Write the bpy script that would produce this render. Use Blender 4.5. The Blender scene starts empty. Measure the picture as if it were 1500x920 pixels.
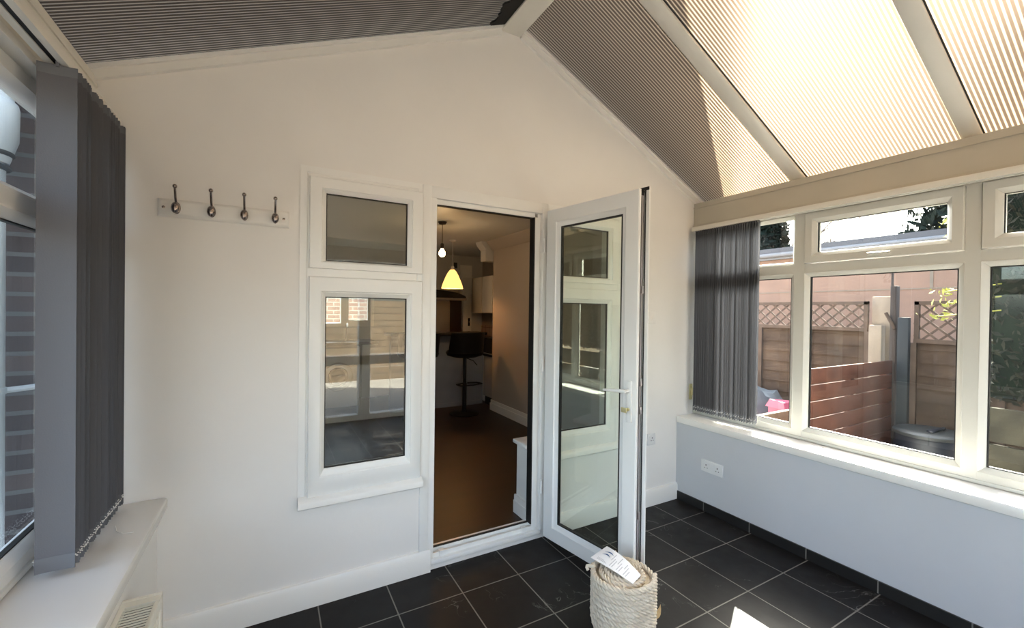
import bpy, bmesh, math, random
from mathutils import Vector, Matrix
random.seed(7)
PI = math.pi
C = bpy.context.scene.collection
SC = bpy.context.scene

# ------------------------------------------------------------------ mesh builder
class MB:
    def __init__(s): s.v=[]; s.f=[]; s.m=[]; s.sm=[]; s.mi=0
    def add(s, vs, fs, T=None, smooth=False):
        o=len(s.v)
        for p in vs:
            p=Vector(p)
            s.v.append(tuple(T(p) if T else p))
        for f in fs:
            s.f.append([o+i for i in f]); s.m.append(s.mi); s.sm.append(smooth)
        return s
    def box(s, x0,x1,y0,y1,z0,z1, T=None, bev=0.0):
        if bev<=0:
            vs=[(x,y,z) for z in (z0,z1) for y in (y0,y1) for x in (x0,x1)]
            fs=[(0,2,3,1),(4,5,7,6),(0,1,5,4),(2,6,7,3),(0,4,6,2),(1,3,7,5)]
            return s.add(vs,fs,T)
        bm=bmesh.new(); bmesh.ops.create_cube(bm,size=1)
        for v in bm.verts:
            v.co=((x0+x1)/2+v.co.x*(x1-x0),(y0+y1)/2+v.co.y*(y1-y0),(z0+z1)/2+v.co.z*(z1-z0))
        bmesh.ops.bevel(bm,geom=bm.edges[:]+bm.verts[:],offset=bev,segments=2,affect='EDGES',profile=0.5)
        bm.verts.index_update()
        s.add([v.co.copy() for v in bm.verts],[[v.index for v in f.verts] for f in bm.faces],T,True); bm.free()
        return s
    def prism(s, pts, y0, y1, T=None):
        """polygon in (x,z), extruded over y"""
        n=len(pts)
        a=sum(pts[i][0]*pts[(i+1)%n][1]-pts[(i+1)%n][0]*pts[i][1] for i in range(n))
        if a<0: pts=pts[::-1]
        vs=[(p[0],y0,p[1]) for p in pts]+[(p[0],y1,p[1]) for p in pts]
        fs=[tuple(range(n)),tuple(range(2*n-1,n-1,-1))]+[(i,i+n,(i+1)%n+n,(i+1)%n) for i in range(n)]
        return s.add(vs,fs,T)
    def slab(s, quad, h):
        """polygon of 3-D points thickened by vector h"""
        n=len(quad); h=Vector(h)
        vs=[Vector(p) for p in quad]+[Vector(p)+h for p in quad]
        fs=[tuple(range(n-1,-1,-1)),tuple(range(n,2*n))]+[(i,(i+1)%n,(i+1)%n+n,i+n) for i in range(n)]
        return s.add(vs,fs)
    def ring(s, u0,u1,z0,z1, prof, T):
        """closed profile [(inset,v)...] swept round a rectangle with mitred corners"""
        n=len(prof); vs=[]
        for (i,v) in prof:
            vs += [(u0+i,v,z0+i),(u1-i,v,z0+i),(u1-i,v,z1-i),(u0+i,v,z1-i)]
        fs=[]
        for k in range(n):
            a=4*k; b=4*((k+1)%n)
            for c in range(4):
                d=(c+1)%4; fs.append((a+c,b+c,b+d,a+d))
        return s.add(vs,fs,T)
    def tube(s, path, r, n=8, T=None, caps=True):
        path=[Vector(p) for p in path]; m=len(path)
        rr=r if isinstance(r,(list,tuple)) else [r]*m
        vs=[]; fs=[]; ref=None
        for i,p in enumerate(path):
            t=(path[min(i+1,m-1)]-path[max(i-1,0)])
            t=t.normalized() if t.length>1e-9 else Vector((0,0,1))
            if ref is None:
                ref=Vector((0,0,1)) if abs(t.z)<.9 else Vector((1,0,0))
            a=(ref-t*ref.dot(t))
            if a.length<1e-6: a=t.orthogonal()
            a.normalize(); b=t.cross(a); ref=a
            for k in range(n):
                q=2*PI*k/n; vs.append(p+(a*math.cos(q)+b*math.sin(q))*rr[i])
        for i in range(m-1):
            for k in range(n):
                fs.append((i*n+k,i*n+(k+1)%n,(i+1)*n+(k+1)%n,(i+1)*n+k))
        if caps:
            fs.append(tuple(range(n-1,-1,-1))); fs.append(tuple(range((m-1)*n,m*n)))
        return s.add(vs,fs,T,True)
    def lathe(s, prof, cx,cy,cz, n=24, T=None, sx=1, sy=1):
        m=len(prof); vs=[]; fs=[]
        for (r,z) in prof:
            for k in range(n):
                q=2*PI*k/n; vs.append((cx+r*math.cos(q)*sx,cy+r*math.sin(q)*sy,cz+z))
        for i in range(m-1):
            for k in range(n):
                fs.append((i*n+k,i*n+(k+1)%n,(i+1)*n+(k+1)%n,(i+1)*n+k))
        fs.append(tuple(range(n-1,-1,-1))); fs.append(tuple(range((m-1)*n,m*n)))
        return s.add(vs,fs,T,True)
    def ball(s, c, rx, ry, rz, n=12, T=None):
        prof=[(max(1e-4,math.sin(PI*i/n)),-math.cos(PI*i/n)) for i in range(n+1)]
        vs=[];fs=[];k=n+2
        for (r,z) in prof:
            for j in range(k):
                q=2*PI*j/k; vs.append((c[0]+rx*r*math.cos(q),c[1]+ry*r*math.sin(q),c[2]+rz*z))
        for i in range(n):
            for j in range(k): fs.append((i*k+j,i*k+(j+1)%k,(i+1)*k+(j+1)%k,(i+1)*k+j))
        return s.add(vs,fs,T,True)
    def build(s, name, mats, parent=None, **props):
        me=bpy.data.meshes.new(name)
        me.from_pydata(s.v,[],s.f)
        if not isinstance(mats,(list,tuple)): mats=[mats]
        for m in mats: me.materials.append(m)
        for p,mi,sm in zip(me.polygons,s.m,s.sm): p.material_index=mi; p.use_smooth=sm
        me.update()
        bm=bmesh.new(); bm.from_mesh(me)
        bmesh.ops.recalc_face_normals(bm,faces=bm.faces[:]); bm.to_mesh(me); bm.free()
        try: me.set_sharp_from_angle(angle=math.radians(38))
        except Exception: pass
        o=bpy.data.objects.new(name,me); C.objects.link(o)
        if parent is not None: o.parent=parent
        for k,v in props.items(): o[k]=v
        return o

def empty(name, loc=(0,0,0), **props):
    o=bpy.data.objects.new(name,None); C.objects.link(o); o.location=loc
    o.empty_display_size=.1
    for k,v in props.items(): o[k]=v
    return o
def off(o, loc):
    """shift for children whose vertices are in world space under an empty at loc"""
    o.location=(-loc[0],-loc[1],-loc[2]); return o

# ------------------------------------------------------------------ materials
def mat(name, col, rough=.5, metal=0, bump=0, bscale=40, var=0, vscale=6, spec=.5, col2=None, emis=None, est=0):
    m=bpy.data.materials.new(name); m.use_nodes=True; nt=m.node_tree; N=nt.nodes; L=nt.links
    b=N['Principled BSDF']; b.inputs['Base Color'].default_value=(*col,1); b.inputs['Roughness'].default_value=rough
    b.inputs['Metallic'].default_value=metal; b.inputs['Specular IOR Level'].default_value=spec
    tc=N.new('ShaderNodeTexCoord')
    if var>0 or col2:
        n=N.new('ShaderNodeTexNoise'); n.inputs['Scale'].default_value=vscale; n.inputs['Detail'].default_value=5
        L.new(tc.outputs['Object'],n.inputs['Vector'])
        r=N.new('ShaderNodeValToRGB'); c2=col2 or tuple(c*(1-var) for c in col)
        r.color_ramp.elements[0].position=.3; r.color_ramp.elements[1].position=.7
        r.color_ramp.elements[0].color=(*c2,1); r.color_ramp.elements[1].color=(*col,1)
        L.new(n.outputs['Fac'],r.inputs['Fac']); L.new(r.outputs['Color'],b.inputs['Base Color'])
    if bump>0:
        n2=N.new('ShaderNodeTexNoise'); n2.inputs['Scale'].default_value=bscale; n2.inputs['Detail'].default_value=4
        L.new(tc.outputs['Object'],n2.inputs['Vector'])
        bp=N.new('ShaderNodeBump'); bp.inputs['Strength'].default_value=bump; bp.inputs['Distance'].default_value=.01
        L.new(n2.outputs['Fac'],bp.inputs['Height']); L.new(bp.outputs['Normal'],b.inputs['Normal'])
    if emis:
        b.inputs['Emission Color'].default_value=(*emis,1); b.inputs['Emission Strength'].default_value=est
    return m

M={}
M['plaster']=mat('plaster',(.80,.775,.74),.75,bump=.06,bscale=30,var=.03,vscale=3)
M['dwarf']=mat('shaded_dwarf_plaster',(.54,.55,.58),.7,bump=.05,bscale=25,var=.02)  # plaster darkened and cooled, backlit shade of the right wall in its colour
M['gloss']=mat('gloss_paint',(.80,.78,.74),.35,bump=.05,bscale=60)
M['upvc']=mat('upvc',(.82,.81,.78),.28,var=.02,vscale=4)
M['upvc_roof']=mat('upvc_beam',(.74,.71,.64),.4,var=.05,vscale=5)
M['beam_shaded']=mat('upvc_beam_shaded',(.47,.43,.355),.45,var=.06,vscale=4)  # darker copy of the white beam, backlit shade painted into the colour
M['upvc_shaded']=mat('shaded_upvc',(.64,.62,.56),.32,var=.03,vscale=4)  # white uPVC with the shade of the backlit right window put into its colour
M['sill']=mat('sill_board',(.82,.80,.77),.22)
M['rubber']=mat('black_rubber',(.012,.011,.010),.5)
M['steel']=mat('steel',(.55,.50,.50),.3,1)
M['nickel']=mat('nickel',(.30,.25,.225),.2,1)
M['brass']=mat('brass',(.62,.55,.30),.35,.6)
M['chrome']=mat('chrome',(.7,.68,.64),.15,1)
M['slat']=mat('slat_fabric',(.120,.121,.132),.85,bump=.1,bscale=300)
M['hem']=mat('slat_hem',(.15,.155,.17),.8)
M['bead']=mat('bead_plastic',(.75,.74,.72),.35)
M['socket']=mat('socket_plastic',(.70,.70,.70),.3)
M['hole']=mat('socket_hole',(.03,.03,.03),.6)
M['paper']=mat('paper',(.86,.86,.88),.6)
M['ink']=mat('ink_grey',(.42,.43,.47),.7)
M['inkblue']=mat('ink_blue',(.05,.12,.28),.6)
M['card']=mat('card',(.46,.33,.17),.8,var=.3,vscale=30)
M['rad']=mat('radiator_enamel',(.80,.77,.68),.35)
M['radgap']=mat('radiator_inside',(.012,.011,.009),.8)
M['black']=mat('black_plastic',(.008,.007,.008),.5,spec=.25)
M['leather']=mat('black_leather',(.006,.005,.005),.6,spec=.15,bump=.1,bscale=80)
M['cabinet']=mat('cabinet_cream',(.66,.56,.42),.4)
M['kit_white']=mat('kitchen_white',(.55,.55,.55),.45,var=.05)
M['bar_grey']=mat('bar_grey',(.24,.25,.28),.5,var=.1)
M['kit_wall']=mat('kitchen_wall',(.38,.335,.30),.8)
M['worktop']=mat('worktop_black',(.02,.018,.018),.25)
M['darkbrown']=mat('dark_brown_unit',(.02,.008,.006),.3)
M['stainless']=mat('stainless',(.42,.40,.38),.3,.9)
M['shade']=mat('lamp_shade_glass',(.9,.62,.25),.5,emis=(1,.50,.13),est=.4)
M['bulb']=mat('bulb_glass',(1,.9,.7),.3,emis=(1,.74,.38),est=5)
M['brownflex']=mat('brown_flex',(.05,.03,.02),.6)
M['pipe']=mat('white_pipe',(.80,.84,.86),.3)
M['pipegap']=mat('pipe_seal',(.06,.06,.06),.6)
M['fence']=mat('fence_wood',(.105,.074,.055),.9,bump=.3,bscale=20,spec=.2,col2=(.055,.040,.032),vscale=5)
M['lattice']=mat('trellis_wood',(.13,.095,.075),.9,spec=.2,col2=(.08,.058,.048),vscale=8)
M['redfence']=mat('red_stained_wood',(.120,.048,.030),.8,bump=.2,bscale=25,spec=.2,col2=(.07,.028,.019),vscale=6)
M['darkpost']=mat('dark_post',(.04,.030,.026),.8,bump=.2,bscale=30)
M['bluepost']=mat('slate_post',(.028,.034,.040),.8)
M['concrete']=mat('concrete_post',(.30,.245,.19),.9,bump=.2,bscale=40,var=.2)
M['render']=mat('pink_render',(.35,.222,.162),.9,bump=.2,bscale=30,var=.14,vscale=3)
M['fascia']=mat('grey_fascia',(.22,.22,.23),.6)
M['roofdark']=mat('felt_roof',(.10,.10,.11),.8)
M['ground']=mat('outdoor_paving',(.30,.27,.24),.9,bump=.2,bscale=15,var=.3,vscale=2)
M['tarp']=mat('grey_tarpaulin',(.17,.19,.20),.45,bump=.5,bscale=8,var=.25,vscale=4)
M['pink']=mat('pink_plastic',(.50,.09,.17),.35)
M['butt']=mat('dark_water_butt',(.012,.015,.024),.45)
M['buttlid']=mat('grey_lid',(.032,.036,.037),.45)
M['bark']=mat('bark',(.12,.09,.07),.9)
M['leaf_dark']=mat('conifer_leaf',(.012,.020,.013),.9,spec=.1,col2=(.006,.011,.009),vscale=4)
M['leaf_hedge']=mat('hedge_leaf',(.028,.029,.018),.9,spec=.15,col2=(.012,.013,.010),vscale=5)
M['mossboard']=mat('mossy_board',(.060,.055,.040),.95,bump=.4,bscale=18,spec=.1,col2=(.03,.028,.022),vscale=7)
M['leaf_yellow']=mat('yellow_green_leaf',(.30,.30,.05),.7)
M['timber']=mat('pale_timber',(.20,.14,.09),.8,bump=.2,bscale=25,col2=(.12,.085,.055),vscale=6)
M['seal']=mat('black_seal',(.006,.005,.004),.9)

def glass_mat(name, tint, refl=1.0):
    m=bpy.data.materials.new(name); m.use_nodes=True; nt=m.node_tree; N=nt.nodes; L=nt.links; N.clear()
    o=N.new('ShaderNodeOutputMaterial'); mx=N.new('ShaderNodeMixShader'); t=N.new('ShaderNodeBsdfTransparent'); g=N.new('ShaderNodeBsdfGlossy')
    t.inputs['Color'].default_value=(*tint,1); g.inputs['Roughness'].default_value=.0; g.inputs['Color'].default_value=(.95,.95,.95,1)
    fr=N.new('ShaderNodeFresnel'); ge=N.new('ShaderNodeNewGeometry'); ir=N.new('ShaderNodeMapRange')
    ir.inputs['To Min'].default_value=1.5; ir.inputs['To Max'].default_value=1/1.5   # a thin pane: same reflection from both faces
    L.new(ge.outputs['Backfacing'],ir.inputs['Value']); L.new(ir.outputs[0],fr.inputs['IOR'])
    mul=N.new('ShaderNodeMath'); mul.operation='MULTIPLY'; mul.inputs[1].default_value=refl; mul.use_clamp=True
    L.new(fr.outputs[0],mul.inputs[0]); L.new(mul.outputs[0],mx.inputs[0]); L.new(t.outputs[0],mx.inputs[1]); L.new(g.outputs[0],mx.inputs[2]); L.new(mx.outputs[0],o.inputs['Surface'])
    return m
M['glass']=glass_mat('window_glass',(.93,.96,.95),1.0)
M['glass2']=glass_mat('double_glazing',(.82,.86,.84),2.4)
M['glassdoor']=glass_mat('door_glass',(.93,.97,.93),1.0)

def poly_mat():
    """bronze twin-wall sheet: ribs run down the slope, diffuse and forward-scattered transmission"""
    m=bpy.data.materials.new('bronze_polycarbonate'); m.use_nodes=True; nt=m.node_tree; N=nt.nodes; L=nt.links; N.clear()
    o=N.new('ShaderNodeOutputMaterial'); tc=N.new('ShaderNodeTexCoord'); sep=N.new('ShaderNodeSeparateXYZ'); L.new(tc.outputs['UV'],sep.inputs[0])
    mul=N.new('ShaderNodeMath'); mul.operation='MULTIPLY'; mul.inputs[1].default_value=2*PI/.0178; L.new(sep.outputs['X'],mul.inputs[0])
    sn=N.new('ShaderNodeMath'); sn.operation='SINE'; L.new(mul.outputs[0],sn.inputs[0])
    mr=N.new('ShaderNodeMapRange'); mr.inputs['From Min'].default_value=-.1; mr.inputs['From Max'].default_value=.95; L.new(sn.outputs[0],mr.inputs['Value'])
    def mixc(a,b):
        x=N.new('ShaderNodeMix'); x.data_type='RGBA'; x.inputs['A'].default_value=(*a,1); x.inputs['B'].default_value=(*b,1); L.new(mr.outputs[0],x.inputs['Factor']); return x.outputs['Result']
    tr=N.new('ShaderNodeBsdfTranslucent'); L.new(mixc((.026,.019,.013),(.165,.128,.084)),tr.inputs['Color'])
    rf=N.new('ShaderNodeBsdfRefraction'); rf.inputs['Roughness'].default_value=.72; rf.inputs['IOR'].default_value=1.16; L.new(mixc((.36,.29,.21),(.95,.84,.66)),rf.inputs['Color'])
    df=N.new('ShaderNodeBsdfDiffuse'); L.new(mixc((.040,.029,.020),(.062,.046,.033)),df.inputs['Color'])
    gl=N.new('ShaderNodeBsdfGlossy'); gl.inputs['Roughness'].default_value=.25; gl.inputs['Color'].default_value=(.6,.55,.5,1)
    m1=N.new('ShaderNodeMixShader'); m1.inputs[0].default_value=.10; L.new(tr.outputs[0],m1.inputs[1]); L.new(rf.outputs[0],m1.inputs[2])
    m2=N.new('ShaderNodeMixShader'); m2.inputs[0].default_value=.40; L.new(m1.outputs[0],m2.inputs[1]); L.new(df.outputs[0],m2.inputs[2])
    m3=N.new('ShaderNodeMixShader'); m3.inputs[0].default_value=.04; L.new(m2.outputs[0],m3.inputs[1]); L.new(gl.outputs[0],m3.inputs[2])
    L.new(m3.outputs[0],o.inputs['Surface'])
    return m
M['poly']=poly_mat()

def brick_mat(name, c1,c2,mortar, bw,bh,ms, offset=.5, rough=.85, bump=.4, axes='XZ', noise=True, shift=(0,0), veins=False, spec=.5):
    m=bpy.data.materials.new(name); m.use_nodes=True; nt=m.node_tree; N=nt.nodes; L=nt.links
    b=N['Principled BSDF']; b.inputs['Roughness'].default_value=rough; b.inputs['Specular IOR Level'].default_value=spec
    tc=N.new('ShaderNodeTexCoord'); sep=N.new('ShaderNodeSeparateXYZ'); cmb=N.new('ShaderNodeCombineXYZ'); L.new(tc.outputs['Object'],sep.inputs[0])
    for k,a in enumerate(axes):
        ad=N.new('ShaderNodeMath'); ad.inputs[1].default_value=shift[k]; L.new(sep.outputs[a],ad.inputs[0]); L.new(ad.outputs[0],cmb.inputs[k])
    br=N.new('ShaderNodeTexBrick'); br.offset=offset; br.squash=1
    br.inputs['Scale'].default_value=1; br.inputs['Brick Width'].default_value=bw; br.inputs['Row Height'].default_value=bh
    br.inputs['Mortar Size'].default_value=ms; br.inputs['Mortar Smooth'].default_value=.1
    br.inputs['Color1'].default_value=(*c1,1); br.inputs['Color2'].default_value=(*c2,1); br.inputs['Mortar'].default_value=(*mortar,1)
    L.new(cmb.outputs[0],br.inputs['Vector']); col=br.outputs['Color']
    bp=N.new('ShaderNodeBump'); bp.inputs['Strength'].default_value=bump; bp.inputs['Distance'].default_value=.004
    if veins:
        nz=N.new('ShaderNodeTexNoise'); nz.inputs['Scale'].default_value=5; nz.inputs['Detail'].default_value=8; nz.inputs['Distortion'].default_value=1.2
        L.new(tc.outputs['Object'],nz.inputs['Vector'])
        r=N.new('ShaderNodeValToRGB'); e=r.color_ramp.elements
        e[0].position=.492; e[0].color=(0,0,0,1); e[1].position=.5; e[1].color=(1,1,1,1); x=e.new(.508); x.color=(0,0,0,1)
        L.new(nz.outputs['Fac'],r.inputs['Fac'])
        n3=N.new('ShaderNodeTexNoise'); n3.inputs['Scale'].default_value=3.1; L.new(tc.outputs['Object'],n3.inputs['Vector'])
        r3=N.new('ShaderNodeValToRGB'); r3.color_ramp.elements[0].position=.55; r3.color_ramp.elements[1].position=.75; L.new(n3.outputs['Fac'],r3.inputs['Fac'])
        mm=N.new('ShaderNodeMath'); mm.operation='MULTIPLY'; L.new(r.outputs['Color'],mm.inputs[0]); L.new(r3.outputs['Color'],mm.inputs[1])
        m2=N.new('ShaderNodeMath'); m2.operation='MULTIPLY'; m2.inputs[1].default_value=.9; L.new(mm.outputs[0],m2.inputs[0])
        mx=N.new('ShaderNodeMix'); mx.data_type='RGBA'; L.new(m2.outputs[0],mx.inputs['Factor']); L.new(col,mx.inputs['A']); mx.inputs['B'].default_value=(.26,.25,.24,1)
        col=mx.outputs['Result']
        n4=N.new('ShaderNodeTexNoise'); n4.inputs['Scale'].default_value=9; n4.inputs['Detail'].default_value=7; L.new(tc.outputs['Object'],n4.inputs['Vector'])
        ad=N.new('ShaderNodeMath'); ad.operation='MULTIPLY_ADD'; ad.inputs[1].default_value=.6; L.new(n4.outputs['Fac'],ad.inputs[0])
        inv=N.new('ShaderNodeMath'); inv.operation='SUBTRACT'; inv.inputs[0].default_value=1; L.new(br.outputs['Fac'],inv.inputs[1]); L.new(inv.outputs[0],ad.inputs[2])
        L.new(ad.outputs[0],bp.inputs['Height'])
        mr=N.new('ShaderNodeMapRange'); mr.inputs['To Min'].default_value=rough-.12; mr.inputs['To Max'].default_value=rough+.16; L.new(n4.outputs['Fac'],mr.inputs['Value']); L.new(mr.outputs[0],b.inputs['Roughness'])
    else:
        inv=N.new('ShaderNodeMath'); inv.operation='SUBTRACT'; inv.inputs[0].default_value=1; L.new(br.outputs['Fac'],inv.inputs[1]); L.new(inv.outputs[0],bp.inputs['Height'])
    L.new(bp.outputs['Normal'],b.inputs['Normal']); L.new(col,b.inputs['Base Color'])
    return m
TX,TY=.3405,.357
M['slate']=brick_mat('slate_tiles',(.0085,.0072,.0068),(.0115,.010,.0095),(.20,.185,.165),TX,TY,.0032,0,.46,.35,'XY',shift=(-.556+TX*10,-2.085+TY*20),veins=True,spec=.2)
M['slate_up']=brick_mat('slate_skirting',(.012,.011,.011),(.016,.015,.014),(.20,.185,.165),TY,.30,.0030,0,.4,.3,'YZ',shift=(-2.096+TY*20,.1))
M['brick']=brick_mat('red_brick',(.135,.10,.09),(.075,.058,.056),(.17,.165,.16),.225,.077,.009,.5,.9,.6,'XZ')
M['brickY']=brick_mat('house_brick',(.27,.16,.12),(.20,.11,.09),(.35,.32,.28),.225,.077,.010,.5,.9,.6,'XZ')
M['woodfloor']=brick_mat('dark_wood_floor',(.022,.0065,.0035),(.012,.004,.002),(.004,.0015,.001),1.2,.09,.0015,.37,.42,.2,'XY')

# ------------------------------------------------------------------ key dimensions
W=2.36          # inner face of the gable (house) wall
IN=2.58         # kitchen side of that wall
KF=.09          # kitchen floor
def zl(x): return 2.454+.4218*(x+.668)
def zr(x): return 3.273-.4826*(x-1.375)
RX=1.30
def ztop(x): return zl(x) if x<RX else zr(x)
ID=lambda p:p
YEND=-1.3

# ------------------------------------------------------------------ floor, walls
MB().box(-.72,3.2,YEND,IN-.02,-.06,0).build('floor',M['slate'],kind='structure')
b=MB()
def col(x0,x1,z0,z1=None):
    if z1 is None:
        pts=[(x0,z0),(x1,z0),(x1,ztop(x1)+.06)]
        if x0<RX<x1: pts.append((RX,zl(RX)+.08))
        pts.append((x0,ztop(x0)+.06)); b.prism(pts,W,IN)
    else: b.box(x0,x1,W,IN,z0,z1)
col(-.74,.121,-.06); col(.121,.802,-.06,.50); col(.121,.802,2.205); col(.802,1.58,-.06,.035); col(.802,1.58,2.205); col(1.58,2.25,-.06,.50); col(1.58,2.25,2.205); col(2.25,3.22,-.06)
b.build('wall_back',M['plaster'],kind='structure')
# the house wall outside (brick), beside and above the conservatory
b=MB()
b.box(-4,-.74,W+.02,IN,-.1,6.2); b.box(3.22,3.58,W+.02,IN,-.1,6.2)
b.prism([(-.74,ztop(-.74)+.06),(RX,zl(RX)+.08),(RX,6.2),(-.74,6.2)],W+.02,IN); b.prism([(RX,zl(RX)+.08),(3.22,ztop(3.22)+.06),(3.22,6.2),(RX,6.2)],W+.02,IN)
b.build('wall_house',M['brick'],kind='structure')
# dwarf walls
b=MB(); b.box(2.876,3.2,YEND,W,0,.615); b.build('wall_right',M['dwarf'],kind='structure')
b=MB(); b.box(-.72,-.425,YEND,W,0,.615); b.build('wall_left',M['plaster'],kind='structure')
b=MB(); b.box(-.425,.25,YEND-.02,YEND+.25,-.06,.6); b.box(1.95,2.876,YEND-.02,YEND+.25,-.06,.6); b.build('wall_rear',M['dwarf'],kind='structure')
# skirtings
def skirt(x0,x1,nm):
    b=MB(); pr=[(W+.001,0),(W-.021,0),(W-.021,.112),(W-.012,.126),(W+.001,.129)]
    vs=[(x0,y,z) for y,z in pr]+[(x1,y,z) for y,z in pr]; n=len(pr)
    b.add(vs,[tuple(range(n)),tuple(range(2*n-1,n-1,-1))]+[(i,i+n,(i+1)%n+n,(i+1)%n) for i in range(n)])
    return b.build(nm,M['gloss'],kind='structure')
skirt(-.40,.803,'baseboard_back'); skirt(1.60,2.874,'baseboard_back_corner')
b=MB(); b.box(2.866,2.878,YEND+.25,W-.02,0,.066); b.build('baseboard_right',M['slate_up'],kind='structure')

# ------------------------------------------------------------------ window / door frames on the gable wall
def sash_prof(w, v0, v1, bead=.022):
    # outer inset 0 .. w ; front at v0 (room side), back v1
    return [(0,v0+.004),(.004,v0),(w-bead,v0),(w-bead+.006,v0+.004),(w-.004,v0+.016),(w,v0+.018),(w,v1),(0,v1)]
def pane(parent,u0,u1,z0,z1,v,T,mt,name='pane',gas=.009):
    b=MB(); b.box(u0-.004,u1+.004,v,v+.006,z0-.004,z1+.004,T); p=b.build(name,mt,parent)
    g=MB(); g.ring(u0-.004,u1+.004,z0-.004,z1+.004,[(0,v-.004),(gas,v-.004),(gas,v+.010),(0,v+.010)],T); g.build('gasket',M['rubber'],parent)
    return p
VF=W-.006   # front of the fixed frame
def window_back(nm,x0,x1,sx0,sx1,gx0,gx1,label):
    root=empty(nm,(0,0,0),kind='structure',label=label)
    fr=MB(); fr.ring(x0,x1,.495,2.208,[(0,VF),(.03,VF),(.036,VF+.006),(.05,VF+.006),(.05,VF+.07),(0,VF+.07)],ID)
    fr.box(x0+.03,x1-.03,VF+.004,VF+.07,1.655,1.705); 
    if sx1<x1-.05: fr.box(sx1,x1-.03,VF+.002,VF+.07,.53,2.18)
    if sx0>x0+.05: fr.box(x0+.03,sx0,VF+.002,VF+.07,.53,2.18)
    fr.build('frame',M['upvc'],root)
    for (z0,z1,g0,g1) in ((.552,1.66,.683,1.560),(1.700,2.158,1.742,2.085)):
        s=MB(); w=(gx0-sx0)
        # four rails as a mitred ring with unequal widths: loft between two rectangles
        v0=VF-.016
        def rect(a0,a1,b0,b1,v): return [(a0,v,b0),(a1,v,b0),(a1,v,b1),(a0,v,b1)]
        def lerp(t): return (sx0+(gx0-sx0)*t, sx1+(gx1-sx1)*t, z0+(g0-z0)*t, z1+(g1-z1)*t)
        stages=[(0,v0+.06),(0,v0+.005),(.05,v0),(.72,v0),(.76,v0+.006),(.80,v0+.006),(.97,v0+.02),(1,v0+.022),(1,v0+.06)]
        vs=[];
        for t,v in stages: vs+=rect(*lerp(t),v)
        fs=[]; n=len(stages)
        for k in range(n):
            a=4*k; c_=4*((k+1)%n)
            for c in range(4): d=(c+1)%4; fs.append((a+c,c_+c,c_+d,a+d))
        s.add(vs,fs); sh=s.build('sash',M['upvc'],root)
        pane(sh,gx0,gx1,g0,g1,v0+.03,ID,M['glass2'])
    # outer sill nosing
    sb=MB(); pr=[(W+.002,.562),(W-.02,.556),(W-.044,.543),(W-.048,.536),(W-.048,.512),(W-.040,.505),(W+.002,.505)]
    vs=[(x0,y,z) for y,z in pr]+[(x1+(.004 if x1<1 else .03),y,z) for y,z in pr]; n=len(pr)
    sb.add(vs,[tuple(range(n)),tuple(range(2*n-1,n-1,-1))]+[(i,i+n,(i+1)%n+n,(i+1)%n) for i in range(n)])
    sb.build('window_sill',M['gloss'],root)
    ib=MB(); ib.box(x0-.02 if x0<1 else 1.486,x1+.02 if x1>1.7 else .80,VF+.075,IN+.03,.575,.603,bev=.006); ib.build('inner_sill',M['gloss'],root)
    return root
window_back('window_1',.119,.742,.160,.738,.238,.655,'white two-light window in the gable wall beside the coat rack')
window_back('window_2',1.590,2.245,1.625,2.205,1.705,2.122,'white two-light window seen through the glass of the open door')
# inner part of the wall under the windows carries a skirting and plain ends
b=MB(); b.box(1.506,1.60,W+.072,IN,.035,.575); b.build('wall_reveal',M['gloss'],kind='structure')
b=MB(); 
b.box(1.490,1.506,W+.074,IN+.016,KF,KF+.085); b.box(1.495,1.506,W+.074,IN+.012,KF+.085,KF+.125); b.box(1.496,2.74,IN,IN+.016,KF,KF+.12)
b.build('baseboard_reveal',M['gloss'],kind='structure')

# ---- door with its frame, threshold and open leaf
door=empty('door_1',(0,0,0),kind='structure',label='white glazed door standing open into the conservatory')
b=MB()
b.box(.738,.790,VF-.004,VF+.07,.03,2.208,bev=.003)
b.box(.790,.823,VF+.001,VF+.07,.03,2.1395)
b.box(.823,.830,VF+.03,VF+.07,.09,2.112)
b.box(1.497,1.527,VF+.012,VF+.068,.03,2.112); b.box(1.527,1.549,VF+.03,VF+.07,.03,2.1395); b.box(1.548,1.592,VF,VF+.07,.03,2.208,bev=.003)
b.box(.790,1.548,VF,VF+.07,2.140,2.208,bev=.003); b.box(.823,1.50,VF+.022,VF+.07,2.112,2.142)
b.build('door_frame',M['upvc'],door)
b=MB(); b.box(1.490,1.4975,VF+.014,VF+.068,.1,2.112); b.box(.823,1.4975,VF+.03,VF+.06,2.107,2.1125); b.box(.826,1.495,VF+.05,VF+.062,.098,.106); b.build('frame_gasket',M['rubber'],door)
b=MB(); b.box(.806,1.552,VF-.012,VF+.066,.034,.062,bev=.003); b.box(.823,1.50,VF+.014,VF+.03,.06,.088); b.box(.823,1.50,VF+.046,VF+.09,.06,.0995)
b.box(.823,1.50,VF+.03,VF+.046,.06,.07)
for x in (.865,1.425): b.box(x,x+.03,VF+.006,VF+.036,.062,.094)
b.build('threshold',M['upvc'],door)
for z in (.35,1.15,1.93):
    b=MB(); b.tube([(1.553,VF-.014,z-.045),(1.553,VF-.014,z+.045)],.008,10); b.build('hinge',M['upvc'],door)
for z in (.45,1.02,1.60,1.98):
    b=MB(); b.box(.820,.8235,VF+.004,VF+.022,z-.03,z+.03); b.build('keep',M['steel'],door)

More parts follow.
